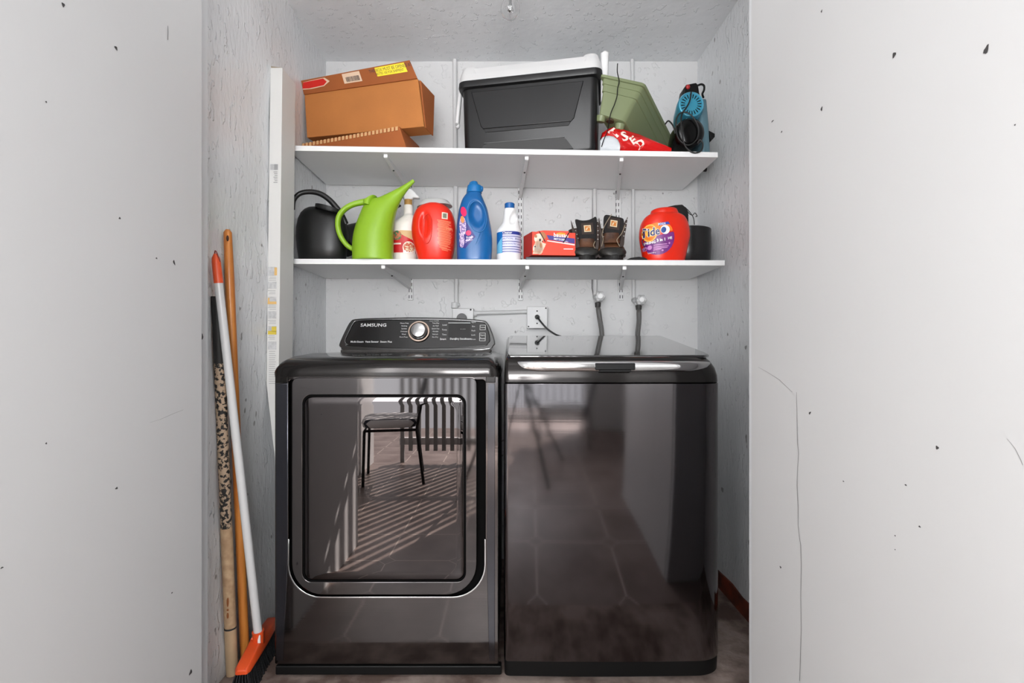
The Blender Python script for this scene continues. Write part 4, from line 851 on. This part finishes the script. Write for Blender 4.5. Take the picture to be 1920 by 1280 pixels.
D.rect(931.2, 434, 942, 474, Yf_, 8, 8); D.mk('label_side_panel', M_mb, lift=.0011)
D.quad([(931.4, 474), (941.5, 474), (941.5, 444), (931.4, 458)], Yf_, 8, 8); D.mk('label_side_sweep', M_lb, lift=.0015)
D.rect(942, 433.5, 976.6, 439.5, Yf_, 14, 2); D.mk('label_header', M_db, lift=.0012)
for y in (442.5, 452, 462, 466.5, 471): D.rect(942, y, 976.4, y + 1.2, Yf_, 14, 1)
D.text('CAUTION   Bleach', 959, 447.5, 3.6, Yf_); D.text('Directions for use', 959, 457, 3.4, Yf_); D.mk('fine_print', M_db, lift=.0014)
D.text('Cleaner', 951, 436.5, 4.2, Yf_, bold=.1); D.mk('header_text', mat('white text', 235, .5), lift=.0017)
# box of bags
Yx = 2.0; by0 = by(1035, Yx)
M_ored = mat('orange red carton', (226, 62, 32), .5, var=.05); M_dred = mat('dark red carton', (176, 34, 26), .5)
bx = thing('bag_box', P(1035, by0, 2.05), 'orange-red carton with a dog picture and torn flap, on a dark flat case', 'box')
zt_ = lambda py: XZ(0, py, Yx)[1]
A0, B0 = P(998, 478, 1.995), P(1079, 479, 2.005); A1, B1 = P(998, 434, 1.995), P(1079, 436.5, 2.005); dd = Vector((-.030, .09, 0)); ddr = Vector((.004, .10, 0))
cb2 = MB().hexa([A0, B0, B0 + ddr, A0 + dd, A1, B1, B1 + ddr, A1 + dd]).mk('carton', M_ored, bx, bev=.001)
o = mesh('end_panel', [A0 + Vector((-.0008, 0, 0)), A0 + dd + Vector((-.0012, 0, 0)), A1 + dd + Vector((-.0012, 0, 0)), A1 + Vector((-.0008, 0, 0))], [(0, 1, 2, 3)], M_dred, cb2, sol=.001)
plate('torn_flap', [outl([(1000, 436), (1009, 432.5), (1020, 431), (1066, 432.5), (1068, 435), (1066, 440), (1004, 440)], Yx)], 2.006, 2.03, M_ored, bx, bev=.0005)
D = Decal(cb2, .0006, 2.0); Yf_ = 1.998
M_pu2 = mat('violet band', (62, 48, 134), .45); M_wt = mat('white print', 240, .5); M_orl = mat('orange glow', (246, 160, 40), .5)
D.quad([(1029, 449), (1078, 456), (1078, 446.5), (1025, 440.5)], Yf_); D.mk('violet_band', M_pu2)
D.quad([(1026, 452), (1078, 459.5), (1078, 457), (1026, 450.5)], Yf_); D.mk('white_band', M_wt, lift=.0008)
D.ell(1052, 438, 9, 2.6, Yf_); D.mk('glow', M_orl, lift=.0006)
D.text('bausan', 1052, 441, 8, Yf_, sx=.95, ang=-.05, bold=.22); D.mk('carton_lettering', M_wt, lift=.0016)
D.text('METZGER', 1049, 448.5, 3.6, Yf_, ang=-.08, bold=.1); D.text('271', 1062, 453.5, 4, Yf_); D.mk('small_lettering', M_wt, lift=.0012); D.rect(1057, 465.5, 1075, 467, Yf_); D.mk('printed_line', M_wt, lift=.0012)
M_fur = mat('pale dog fur', (232, 190, 160), .6, c2=(236, 222, 206), vscale=60); M_fur2 = mat('brown dog fur', (176, 116, 74), .6)
D.quad([(998.5, 476), (1015, 476), (1024, 457), (1008, 452)], Yf_); D.ell(1010, 464, 8, 13, Yf_, .2); D.ell(1010, 447.5, 8.5, 9.5, Yf_); D.ell(1004, 465, 4.5, 9, Yf_, -.2); D.mk('dog_picture', M_fur, lift=.0010)
D.ell(1019, 441, 4.2, 7, Yf_, .6); D.ell(1004.5, 443, 2.4, 3, Yf_, .3); D.ell(1014, 460, 2, 5, Yf_); D.mk('dog_ears', M_fur2, lift=.0014)
D.ell(1012.5, 450, 2, 2.6, Yf_); D.ell(1003, 462.5, 1.4, 1.4, Yf_); D.ell(1016.5, 452.5, 1, 1, Yf_); D.mk('dog_nose', M_ink, lift=.0018)
for a, b2 in (((1011, 432.5), (1022.5, 453.5)), ((1067, 434.5), (1056, 455))):
    D.quad([(a[0] - 1, a[1] + 1), (b2[0] - .9, b2[1]), (b2[0] + .9, b2[1]), (a[0] + 1, a[1] + 1)], Yf_, 6, 1); D.mk('torn_edge', M_blackm, lift=.0024)
fc_ = props(MB().box((P(986, 0, 1.99).x, 1.985, base(1030, 2)), (P(1086, 0, 1.99).x, 2.11, base(1030, 2) + .0125)).mk('flat_case', mat('dark blue case', (22, 26, 44), .3), bev=.003), 'thin dark blue case lying flat under the orange-red carton', 'case')
# ------------------------------------------------------------------ boots
M_lea = mat('brown oiled leather', (98, 62, 38), .5, c2=(62, 38, 24), vscale=22, bump=.3, bscale=120); M_lea2 = mat('dark brown leather', (52, 36, 28), .5, var=.3, vscale=22); M_toe = mat('dark rubber toe', (46, 44, 40), .45, c2=(26, 26, 25), vscale=60, bump=.4)
M_tong = mat('black padded fabric', (24, 22, 22), .8, bump=.3, bscale=300); M_sole = mat('black sole', (20, 19, 18), .7, bump=.4, bscale=200); M_lace = mat('pale brown lace', (150, 136, 116), .7)
M_eye = mat('metal eyelet', (190, 190, 186), .3, metal=.8); M_patch = mat('cream patch', (222, 206, 170), .6); M_patcho = mat('orange patch mark', (206, 124, 48), .6)
def boot(cx, name, tongue, patch, lflap, rflap, ank, vis=1.):
    Y0 = 1.99; ce = P(cx, 481, 2.02); z = base(cx, 2.05)
    t = thing('work_boot', Vector((ce.x, 2.13, z)), name, 'boot', 'pair of work boots on the lower shelf')
    X = ce.x; R = lambda y, wv, hh, dz=0, n=2.4: ring((X, y, z + .018 + dz + hh / 2), (wv, 0, 0), (0, 0, hh / 2), n, 36)
    MB().loft([[Vector((p.x, p.y, q)) for p in [Vector((X + wx * math.cos(a), 2.13 + .145 * math.sin(a) * (1 + 0 * wx), 0)) for a in [2 * math.pi * i / 40 for i in range(40)] for wx in (.052 + .004 * (math.sin(a) < -.2),)]] for q in (z, z + .022)]).mk('sole', M_sole, t, bev=.004)
    MB().loft([R(1.990, .016, .012), R(1.994, .034, .024), R(2.006, .047, .034), R(2.025, .053, .041), R(2.05, .055, .046)]).mk('toe_cap', M_toe, t, smooth=60)
    MB().loft([R(2.046, .0555, .048), R(2.052, .0565, .054), R(2.068, .056, .070), R(2.09, .053, .092), R(2.115, .050, .118)]).mk('vamp', M_lea, t, smooth=60)
    MB().loft([R(2.05, .0565, .030, -.004), R(2.13, .055, .05), R(2.20, .050, .055), R(2.262, .04, .05), R(2.272, .02, .04)]).mk('heel_counter', M_lea2, t, smooth=60)
    s_ = lambda zz, r, y: ring((X, y, zz), (r, 0, 0), (0, r * 1.05, 0), 2.2, 32)
    MB().loft([s_(z + .03, .046, 2.195), s_(z + .09, .047, 2.195), s_(z + .15, .049, 2.20), s_(z + .165, .048, 2.20), s_(z + .163, .043, 2.20), s_(z + .08, .040, 2.195)], (True, False)).mk('shaft', M_lea2, t, smooth=60)
    tg = plate('tongue', [outl(sm(tongue), 2.08)], 2.072, 2.084, M_tong, t, bev=.003, tr=lambda p: Vector((p.x, p.y + (p.z - z - .1) * .25, p.z)))
    D = Decal(tg, .001, 2.08)
    x_, y_, wq, aq = patch
    q = [(x_ - wq, y_ + wq), (x_ + wq, y_ + wq), (x_ + wq, y_ - wq), (x_ - wq, y_ - wq)]
    rt = lambda s: [(x_ + ((a - x_) * math.cos(aq) - (b2 - y_) * math.sin(aq)) * s, y_ + ((a - x_) * math.sin(aq) + (b2 - y_) * math.cos(aq)) * s) for a, b2 in q]
    D.quad(rt(1.7), 2.075); D.mk('patch_surround', M_lea2, lift=.0008)
    D.quad(rt(1), 2.075); o = D.mk('logo_patch', M_patch, lift=.0016)
    D.quad(rt(.72), 2.075); D.mk('logo_mark', M_patcho, lift=.002); D.ell(x_ - 1.4, y_ + .6, wq * .20, wq * .52, 2.075, -.45, R=4, N=16); D.ell(x_ + 2.6, y_ - 2.6, wq * .26, wq * .12, 2.075, -.7, R=3, N=12); D.mk('logo_swirl', M_patch, lift=.0024)
    MB().loft([ring(P(*ank[0], 2.06), (.028, 0, 0), (0, .012, 0), 2.2, 20), ring(P(*ank[1], 2.06), (.034, 0, 0), (0, .014, 0), 2.2, 20), ring(P(*ank[2], 2.05), (.036, 0, 0), (0, .016, 0), 2.2, 20)]).mk('gusset', M_lea, t, smooth=60)
    for fl_, sg in ((lflap, -1), (rflap, 1)):
        pts = sm(fl_)
        o = plate('eyelet_flap', [outl(pts, 2.055)], 2.048, 2.058, M_lea2, t, bev=.002, tr=lambda p: Vector((p.x, p.y + (p.z - z - .1) * .15, p.z)))
        c = path([P(*q, 2.05) for q in (fl_[0], fl_[1], fl_[2])], 4); D = Decal(o, .001, 2.05)
        for k in range(5):
            u = .12 + k * .2; i = u * (len(fl_) // 2 - 1); a = fl_[int(i)]; b2 = fl_[int(i) + 1]; f_ = i - int(i); px = lerp(a[0], b2[0], f_) - sg * 2.0; py = lerp(a[1], b2[1], f_) + 1.5
            q = P(px, py, 2.046 + (CZ + (VY - py) / F * 2.05 - z - .1) * .15); MB().ball(q, (.0026, .002, .0026), 8, 6).mk('eyelet', M_eye, o)
    return t
b1 = boot(1098, 'brown and black work boot with orange square patch, next to the orange-red carton',
     [(1087, 462), (1083, 430), (1079.5, 412), (1082, 409), (1092, 411.5), (1104, 410.5), (1113, 406.5), (1118, 404), (1120.5, 410), (1121, 435), (1117, 462)], (1102, 427.5, 6.6, -.05),
     [(1071, 412), (1077, 430), (1083, 448), (1087, 466), (1079, 470), (1076, 450), (1073, 432)], [(1122, 408), (1123.5, 430), (1123, 450), (1121, 468), (1114, 468), (1118, 450), (1119, 425)], ((1101, 448), (1101, 456), (1100, 464)))
b2_ = boot(1150, 'brown and black work boot with tan square patch, nearer the round orange tub',
     [(1138, 450), (1133, 430), (1133.5, 408), (1137, 400.5), (1146, 401), (1158, 404), (1168, 406.5), (1171.5, 412), (1170, 432), (1162, 450)], (1152, 417.5, 6.6, .16),
     [(1124, 407), (1127, 425), (1130, 445), (1133, 466), (1125, 472), (1124.5, 450), (1123, 428)], [(1178, 405), (1175, 424), (1171, 444), (1168, 462), (1160, 462), (1165, 440), (1171, 418)], ((1147, 437), (1146, 446), (1147, 456)))
for b_o, pts in ((b1, [[(1116, 452), (1113, 460), (1118, 468)]]), (b2_, [[(1147, 401.5), (1140, 412), (1132, 427), (1129, 440), (1131, 448), (1128, 462)], [(1172, 422), (1166, 437), (1158, 447), (1157, 452), (1162, 462)]])):
    for q in pts: MB().tube(path([P(a, c_, 2.036) for a, c_ in q], 5), .0016, 7).mk('lace', M_lace, b_o, smooth=60)
MB().box((P(1163, 0, 2.0).x, 2.004, base(1150, 2) + .026), (P(1172, 0, 2.0).x, 2.008, base(1150, 2) + .030)).mk('heel_tag', M_patch, b2_)
# dark flat slipper-like thing
m = MB().loft([ring(P(px, 0, 2.0) * 1.0 if False else Vector(((px - VX) / F * 2.01, 2.03, base(px, 2.01) + hh / 2)), (0, .035, 0), (0, 0, hh / 2), 2.4, 24) for px, hh in ((1176, .008), (1182, .014), (1190, .017), (1198, .019), (1206, .018), (1212, .010))])
props(m.mk('flat_dark_thing', M_tong, smooth=60), 'flat dark slipper-like thing lying between the right boot and the round orange tub', 'case')
# ------------------------------------------------------------------ round orange tub with label
Yt2 = 2.05; tt = thing('detergent_tub', P(1245, by(1245, Yt2), Yt2), 'round orange-red tub with purple and yellow logo label, right half of the lower shelf', 'detergent tub')
bb = by(1245, Yt2)
rows = [(1213, bb, 1276, bb, .045), (1207, bb - 3, 1282, bb - 3, .055), (1202, 465, 1288, 463, .064), (1199, 444, 1292, 442, .068), (1201, 424, 1289, 422, .066), (1207, 411, 1283, 409, .060), (1214, 404.5, 1274, 403, .052), (1221, 402, 1268, 400.5, .046), (1221, 400, 1268, 398.5, .046), (1223, 395, 1266, 394, .044), (1228, 393.5, 1258, 393, .036)]
tub = MB().loft(loftLR(rows, Yt2, 2.3, 96, 7)).mk('tub_body', M_or, tt, smooth=60)
MB().loft([ring(P(1245, 403, Yt2), (.054, 0, .002), (0, .050, 0), 2.2, 40), ring(P(1245, 400, Yt2), (.0545, 0, .002), (0, .0505, 0), 2.2, 40), ring(P(1244.5, 394.5, Yt2), (.050, 0, .002), (0, .046, 0), 2.2, 40), ring(P(1244.5, 393.2, Yt2), (.045, 0, .002), (0, .042, 0), 2.2, 40)]).mk('lid', M_or, tt, smooth=40)
D = Decal(tub, .0008, 1.99); Yf_ = 1.99
def tagclip(cy, s): return None
M_vio = mat('purple label', (122, 38, 128), .4, c2=(96, 30, 112), vscale=20); M_oran = mat('orange print', (240, 128, 30), .4); M_yl = mat('yellow ring', (252, 190, 84), .4); M_navy = mat('navy print', (24, 40, 100), .4); M_lbl = mat('pale violet print', (206, 140, 200), .5)
D.ell(1234, 446, 29.5, 31, Yf_, -.1, clip=lambda x, z: (x, min(z, .35 * x + .010))); D.mk('label', M_vio)
D.ell(1233, 434, 27, 17, Yf_, .1, clip=lambda x, z: (x, max(z, -.004))); D.mk('label_top', M_oran, lift=.0006)
D.ell(1219.5, 436, 12.2, 16.5, Yf_); D.mk('logo_ring', M_yl, lift=.0016)
D.ell(1219.5, 436, 10, 14, Yf_); D.mk('logo_ring', M_oran, lift=.0022)
D.ell(1219.5, 435.5, 7.6, 8, Yf_, .3); D.mk('logo_centre', M_yl, lift=.0026)
D.text('Tide', 1220, 435.5, 15.5, Yf_, ang=.14, sx=.82, shear=.12, bold=1.1); D.mk('logo_outline', M_wt, lift=.0030); D.text('Tide', 1220, 435.5, 15.5, Yf_, ang=.14, sx=.82, shear=.12, bold=.45); D.mk('logo_word', M_navy, lift=.0040)
D.ell(1246, 431, 8.5, 8.5, Yf_, .2); D.mk('capsule_picture', mat('white capsule', 238, .4), lift=.0016)
D.ell(1243, 431.5, 4.6, 5.6, Yf_, -.3); D.mk('capsule_blue', mat('blue capsule', (30, 78, 150), .4), lift=.0022)
D.quad([(1235, 423.5), (1255, 420.5), (1252, 416), (1234, 418.5)], Yf_); D.mk('blue_banner', mat('blue banner', (48, 70, 170), .4), lift=.0016)
D.text('PODS', 1240, 420.5, 4, Yf_, ang=.12, bold=.15); D.text('SPRING', 1219, 454.5, 4.6, Yf_, ang=.12, bold=.25)
D.text('3 in 1', 1239, 450, 5.4, Yf_, ang=.12, bold=.25); D.text('HE', 1255, 447, 5, Yf_, ang=.12, bold=.1); D.text('Laundry', 1224, 472.5, 3, Yf_, ang=.05)
D.mk('label_lettering', M_wt, lift=.0024)
D.ell(1213, 464.5, 3.2, 4, Yf_); D.ell(1220, 463, 3.6, 4.2, Yf_); D.ell(1254, 456, 1.6, 1.8, Yf_); D.ell(1242, 469, 2, 1.6, Yf_)
for y, l, r in ((458.5, 1226, 1250), (462, 1226, 1253), (464.8, 1226, 1251), (467.5, 1226, 1240)): D.quad([(l, y + 1.8), (r, y - .4), (r, y - 1.8), (l, y)], Yf_, 8, 1)
D.mk('label_small_print', M_lbl, lift=.0022)
# black round pot behind it and the cap on top
M_sat = mat('black satin', (18, 18, 19), .3, bump=.12, bscale=60)
Ypt = 2.20; xp = (1287 - VX) / F * Ypt + .0; zp = base(1290, Ypt)
pot = MB().loft(lathe([(.060, 0), (.082, .006), (.098, .03), (.101, .09), (.100, .150), (.101, .154), (.101, .164), (.098, .166), (.094, .164), (.092, .06)], (xp, Ypt, zp), 48)[:-1])
pt = thing('black_pot', (xp, Ypt, zp), 'round black satin tub behind the round orange tub, right end of the lower shelf', 'tub')
pot.mk('pot_body', M_sat, pt, smooth=40)
cpx = thing('black_pouch', P(1265, 410, 2.17), 'black cloth pouch with thin drawstrings lying on top of the round black tub', 'pouch')
zt2 = zp + .1655
R = []
for px, hy, dp in ((1237, 397, .02), (1244, 391, .04), (1254, 386, .05), (1266, 383.5, .055), (1278, 382.5, .055), (1286, 388, .045), (1290, 400, .025)):
    x_, z_ = XZ(px, hy, 2.15); R.append(ring((x_, 2.17, (z_ + zt2) / 2), (0, dp, 0), (0, 0, max(.006, (z_ - zt2) / 2)), 2.4, 28))
MB().loft(R).mk('pouch_body', M_tong, cpx, smooth=60)
for q in (((1276, 386), (1286, 392), (1293, 401), (1299, 403), (1303, 399), (1307, 405), (1304, 406)), ((1284, 388), (1292, 396), (1300, 408), (1302, 421)), ((1287, 393), (1290, 402), (1288, 412), (1284, 416))):
    MB().tube(path([P(a, c_, 2.15) for a, c_ in q], 5), .0018, 7).mk('drawstring', M_rub, cpx, smooth=60)
# ------------------------------------------------------------------ tall white carton in the left corner
M_ctn = mat('white carton board', (214, 213, 210), .6, var=.02); M_ctnin = mat('raw board inside', (150, 138, 120), .8)
ct = thing('tall_carton', (-.80, 1.86, 0), 'tall narrow white carton standing upright against the left wall beside the shelves', 'carton')
prf = [(2.019, -.868, 1.836), (.876, -.868, 1.806), (.66, -.842, 1.802), (.01, -.763, 1.79)]
R = [[(x, y, z) for x, y in ((x0_, y0_), (x0_ + .044, y0_), (x0_ + .044, y0_ + .113), (x0_, y0_ + .113))] for z, x0_, y0_ in prf]
cbod = MB().loft(R).mk('carton_body', M_ctn, ct, bev=.0012)
MB().hexa([(-.866, 1.838, 2.0192), (-.826, 1.838, 2.0192), (-.826, 1.95, 2.0192), (-.866, 1.95, 2.0192), (-.868, 1.836, 2.0250), (-.826, 1.838, 2.0205), (-.826, 1.95, 2.0205), (-.868, 1.95, 2.025)]).mk('end_flap', M_ctnin, ct)
D = Decal(cbod, .0006, 1.82)
def cY(py): return 1.83 - (py - 126) / (720 - 126) * .026
def crect(x0_, y0_, x1_, y1_): D.rect(x0_, y0_, x1_, y1_, cY(y0_), 2, 2)
crect(505.5, 306, 520.5, 318.5); D.mk('label', mat('carton label', 222, .5))
for i in range(14): crect(506 + i * 1.03, 307, 506.5 + i * 1.03 + (.3 if i > 6 else 0), 318)
for k in range(7): crect(512 + (k % 3), 321 + k * 3.3, 519.5, 322.2 + k * 3.3)
D.mk('barcode', mat('grey print', 140, .6), lift=.001)
pics = ((502, 500, 518, 517), (502, 528, 518, 541), (502, 556, 518, 571), (502, 583, 518, 597), (502, 611, 518, 627), (502, 640, 518, 655))
for k, a in enumerate(pics): crect(*a)
D.mk('instruction_picture', mat('picture grey', 200, .6, c2=176, vscale=90), lift=.0009)
for a in ((514, 501, 519, 516), (501.5, 565, 518, 570), (502, 558, 505, 566)): crect(*a)
D.mk('picture_tint', mat('ochre tint', (222, 180, 110), .6), lift=.0012)
crect(502, 620, 518, 627); crect(509, 612, 518, 626); D.mk('picture_tint', mat('yellow tint', (216, 192, 70), .6), lift=.0012)
for y in list(range(519, 526, 3)) + list(range(544, 552, 3)) + list(range(573, 580, 3)) + list(range(600, 608, 3)) + list(range(629, 637, 3)) + list(range(658, 722, 4)):
    crect(502 + (y % 4), y, 517 - (y % 3), y + .8)
D.mk('fine_print', mat('grey print', 150, .6), lift=.001)['kind'] = 'stuff'
# ------------------------------------------------------------------ sticks and broom in the left gap
M_wood = mat('varnished wood', (206, 134, 62), .35, c2=(170, 96, 36), vscale=14, vstretch=(4, 4, .25)); 
def stick(a, b2, r0, r1, n=10): return [Vector(a).lerp(Vector(b2), i / n) for i in range(n + 1)], [lerp(r0, r1, i / n) for i in range(n + 1)]
a, b2 = Vector((-.855, 1.535, 1.353)), Vector((-.842, 1.612, .002))
pts, rs = stick(a, b2, .0135, .0135); w2 = thing('wooden_pole', b2, 'bare varnished wooden pole leaning in the left corner behind the white broom handle', 'pole')
tip = (a - b2).normalized(); pts = [a + tip * .009] + pts; rs = [.006] + rs; rs[1] = .0115
MB().tube(pts, rs, 18).mk('shaft', M_wood, w2, smooth=60)
q = a + Vector((.006, -.0115, -.02)); MB().ball(q, (.004, .003, .009), 10, 8).mk('hang_hole', mat('dark hole', (60, 34, 20), .8), w2)
a, b2 = Vector((-.8525, 1.474, 1.153)), Vector((-.851, 1.553, .003))
ss = thing('spattered_stick', b2, 'short stick with black top and paint-spattered shaft, leaning beside the left jamb', 'stick')
j1 = a.lerp(b2, .17); j2 = a.lerp(b2, .60); j3 = a.lerp(b2, .87)
mk_ = lambda p, q_, r, m_, nm: MB().tube([p, q_], [r, r], 18).mk(nm, m_, ss, smooth=60)
mk_(a, j1, .0150, mat('black tape', (22, 21, 20), .6), 'grip'); mk_(j1, j2, .0155, mat('spattered wood', (176, 152, 128), .6, c2=(24, 22, 20), vscale=95, sharp=(.47, .52)), 'spattered_shaft')
mk_(j2, j3, .0165, mat('pale wood', (196, 166, 132), .55, c2=(168, 136, 104), vscale=40), 'lower_shaft'); mk_(j3 + Vector((0, -.001, -.004)), b2, .0168, mat('pale wood', (192, 164, 130), .55, var=.1, vscale=20), 'end_sleeve')
mk_(j3, j3 + Vector((0, 0, -.005)), .0173, M_slot, 'joint_band')
q = j2.lerp(j3, .72) + Vector((.004, -.0165, 0)); 
for dz, h_ in ((.0, .016), (-.025, .003), (-.042, .009)): MB().ball(q + Vector((0, .001 , dz)), (.0035, .002, h_), 10, 8).mk('rust_stain', mat('rust stain', (140, 82, 40), .8), ss)
# broom
M_bor = mat('orange broom plastic', (226, 84, 38), .35, var=.05); M_pole = mat('white enamel pole', 205, .25, var=.02); M_bris = mat('black bristles', (24, 25, 28), .6)
bt, bbm = P(404, 478, 1.452), P(484, 1186, 1.575)
bt.x = max(bt.x, -.852)
br = thing('broom', Vector((bbm.x, 1.6, 0)), 'broom with white pole, orange cap and orange head with black bristles beside the dryer', 'broom')
ax = (bt - bbm).normalized()
MB().tube([bbm - ax * .01, bt - ax * .075], [.0128, .0115], 18).mk('handle', M_pole, br, smooth=60)
MB().tube([bt - ax * .080, bt - ax * .02, bt - ax * .008, bt + ax * .004], [.0125, .0120, .0105, .004], 18).mk('handle_cap', M_bor, br, smooth=60)
MB().tube(path([bt - ax * .01 + Vector((-.003, 0, 0)), bt + ax * .012 + Vector((.0, 0, 0)), bt + ax * .002 + Vector((.008, -.004, 0)), bt - ax * .02 + Vector((.0115, -.002, 0))], 4), .0016, 8).mk('hang_loop', mat('dark red loop', (130, 30, 18), .4), br, smooth=60)
h0, h1 = Vector((-.772, 1.455, .062)), Vector((-.812, 1.742, .062))
hc = bbm + Vector((0, .012, -.045)); dxh = (h1 - h0).normalized(); sxh = Vector((dxh.y, -dxh.x, 0))
def hring(p, hw, z0_, z1_): return [p + sxh * a_ + Vector((0, 0, b3)) for a_, b3 in ((-hw, z0_), (hw, z0_), (hw, z0_ + (z1_ - z0_) * .55), (hw * .72, z1_), (-hw * .72, z1_), (-hw, z0_ + (z1_ - z0_) * .55))]
MB().loft([hring(h0, .016, -.002, .012), hring(h0.lerp(h1, .05), .022, -.002, .020), hring(h0.lerp(h1, .28), .024, -.002, .026), hring(h0.lerp(h1, .5), .025, -.002, .034), hring(h0.lerp(h1, .72), .024, -.002, .026), hring(h0.lerp(h1, .95), .022, -.002, .020), hring(h1, .016, -.002, .012)]).mk('head', M_bor, br, bev=.004)
MB().tube([bbm + ax * .006, bbm - ax * .03, Vector((-.793, 1.59, .085))], [.0175, .0165, .021], 18).mk('socket', M_bor, br, smooth=50)
q = bbm - ax * .012 + Vector((.008, -.0145, 0)); box('socket_label', q - Vector((.003, .001, .012)), q + Vector((.005, .001, .012)), mat('white tag', 220, .5), br)
m = MB(); random.seed(3)
for i in range(64):
    for j in range(6):
        u, s_ = (i + .5) / 64, (j + .5) / 6 * 2 - 1; p = h0.lerp(h1, .01 + .98 * u) + sxh * s_ * .019
        fl_ = Vector((sxh.x * s_ * .020 + random.uniform(-.003, .003), (u - .5) * .03 + random.uniform(-.004, .004), -.060 - random.random() * .001))
        e = p + fl_; e.z = max(e.z, .001); e.x = min(max(e.x, WL + .006), -.7165 if e.y > 1.5 else -.70)
        m.tube([p, e], [.0022, .0016], 4)
m.mk('bristles', M_bris, br)['kind'] = 'stuff'
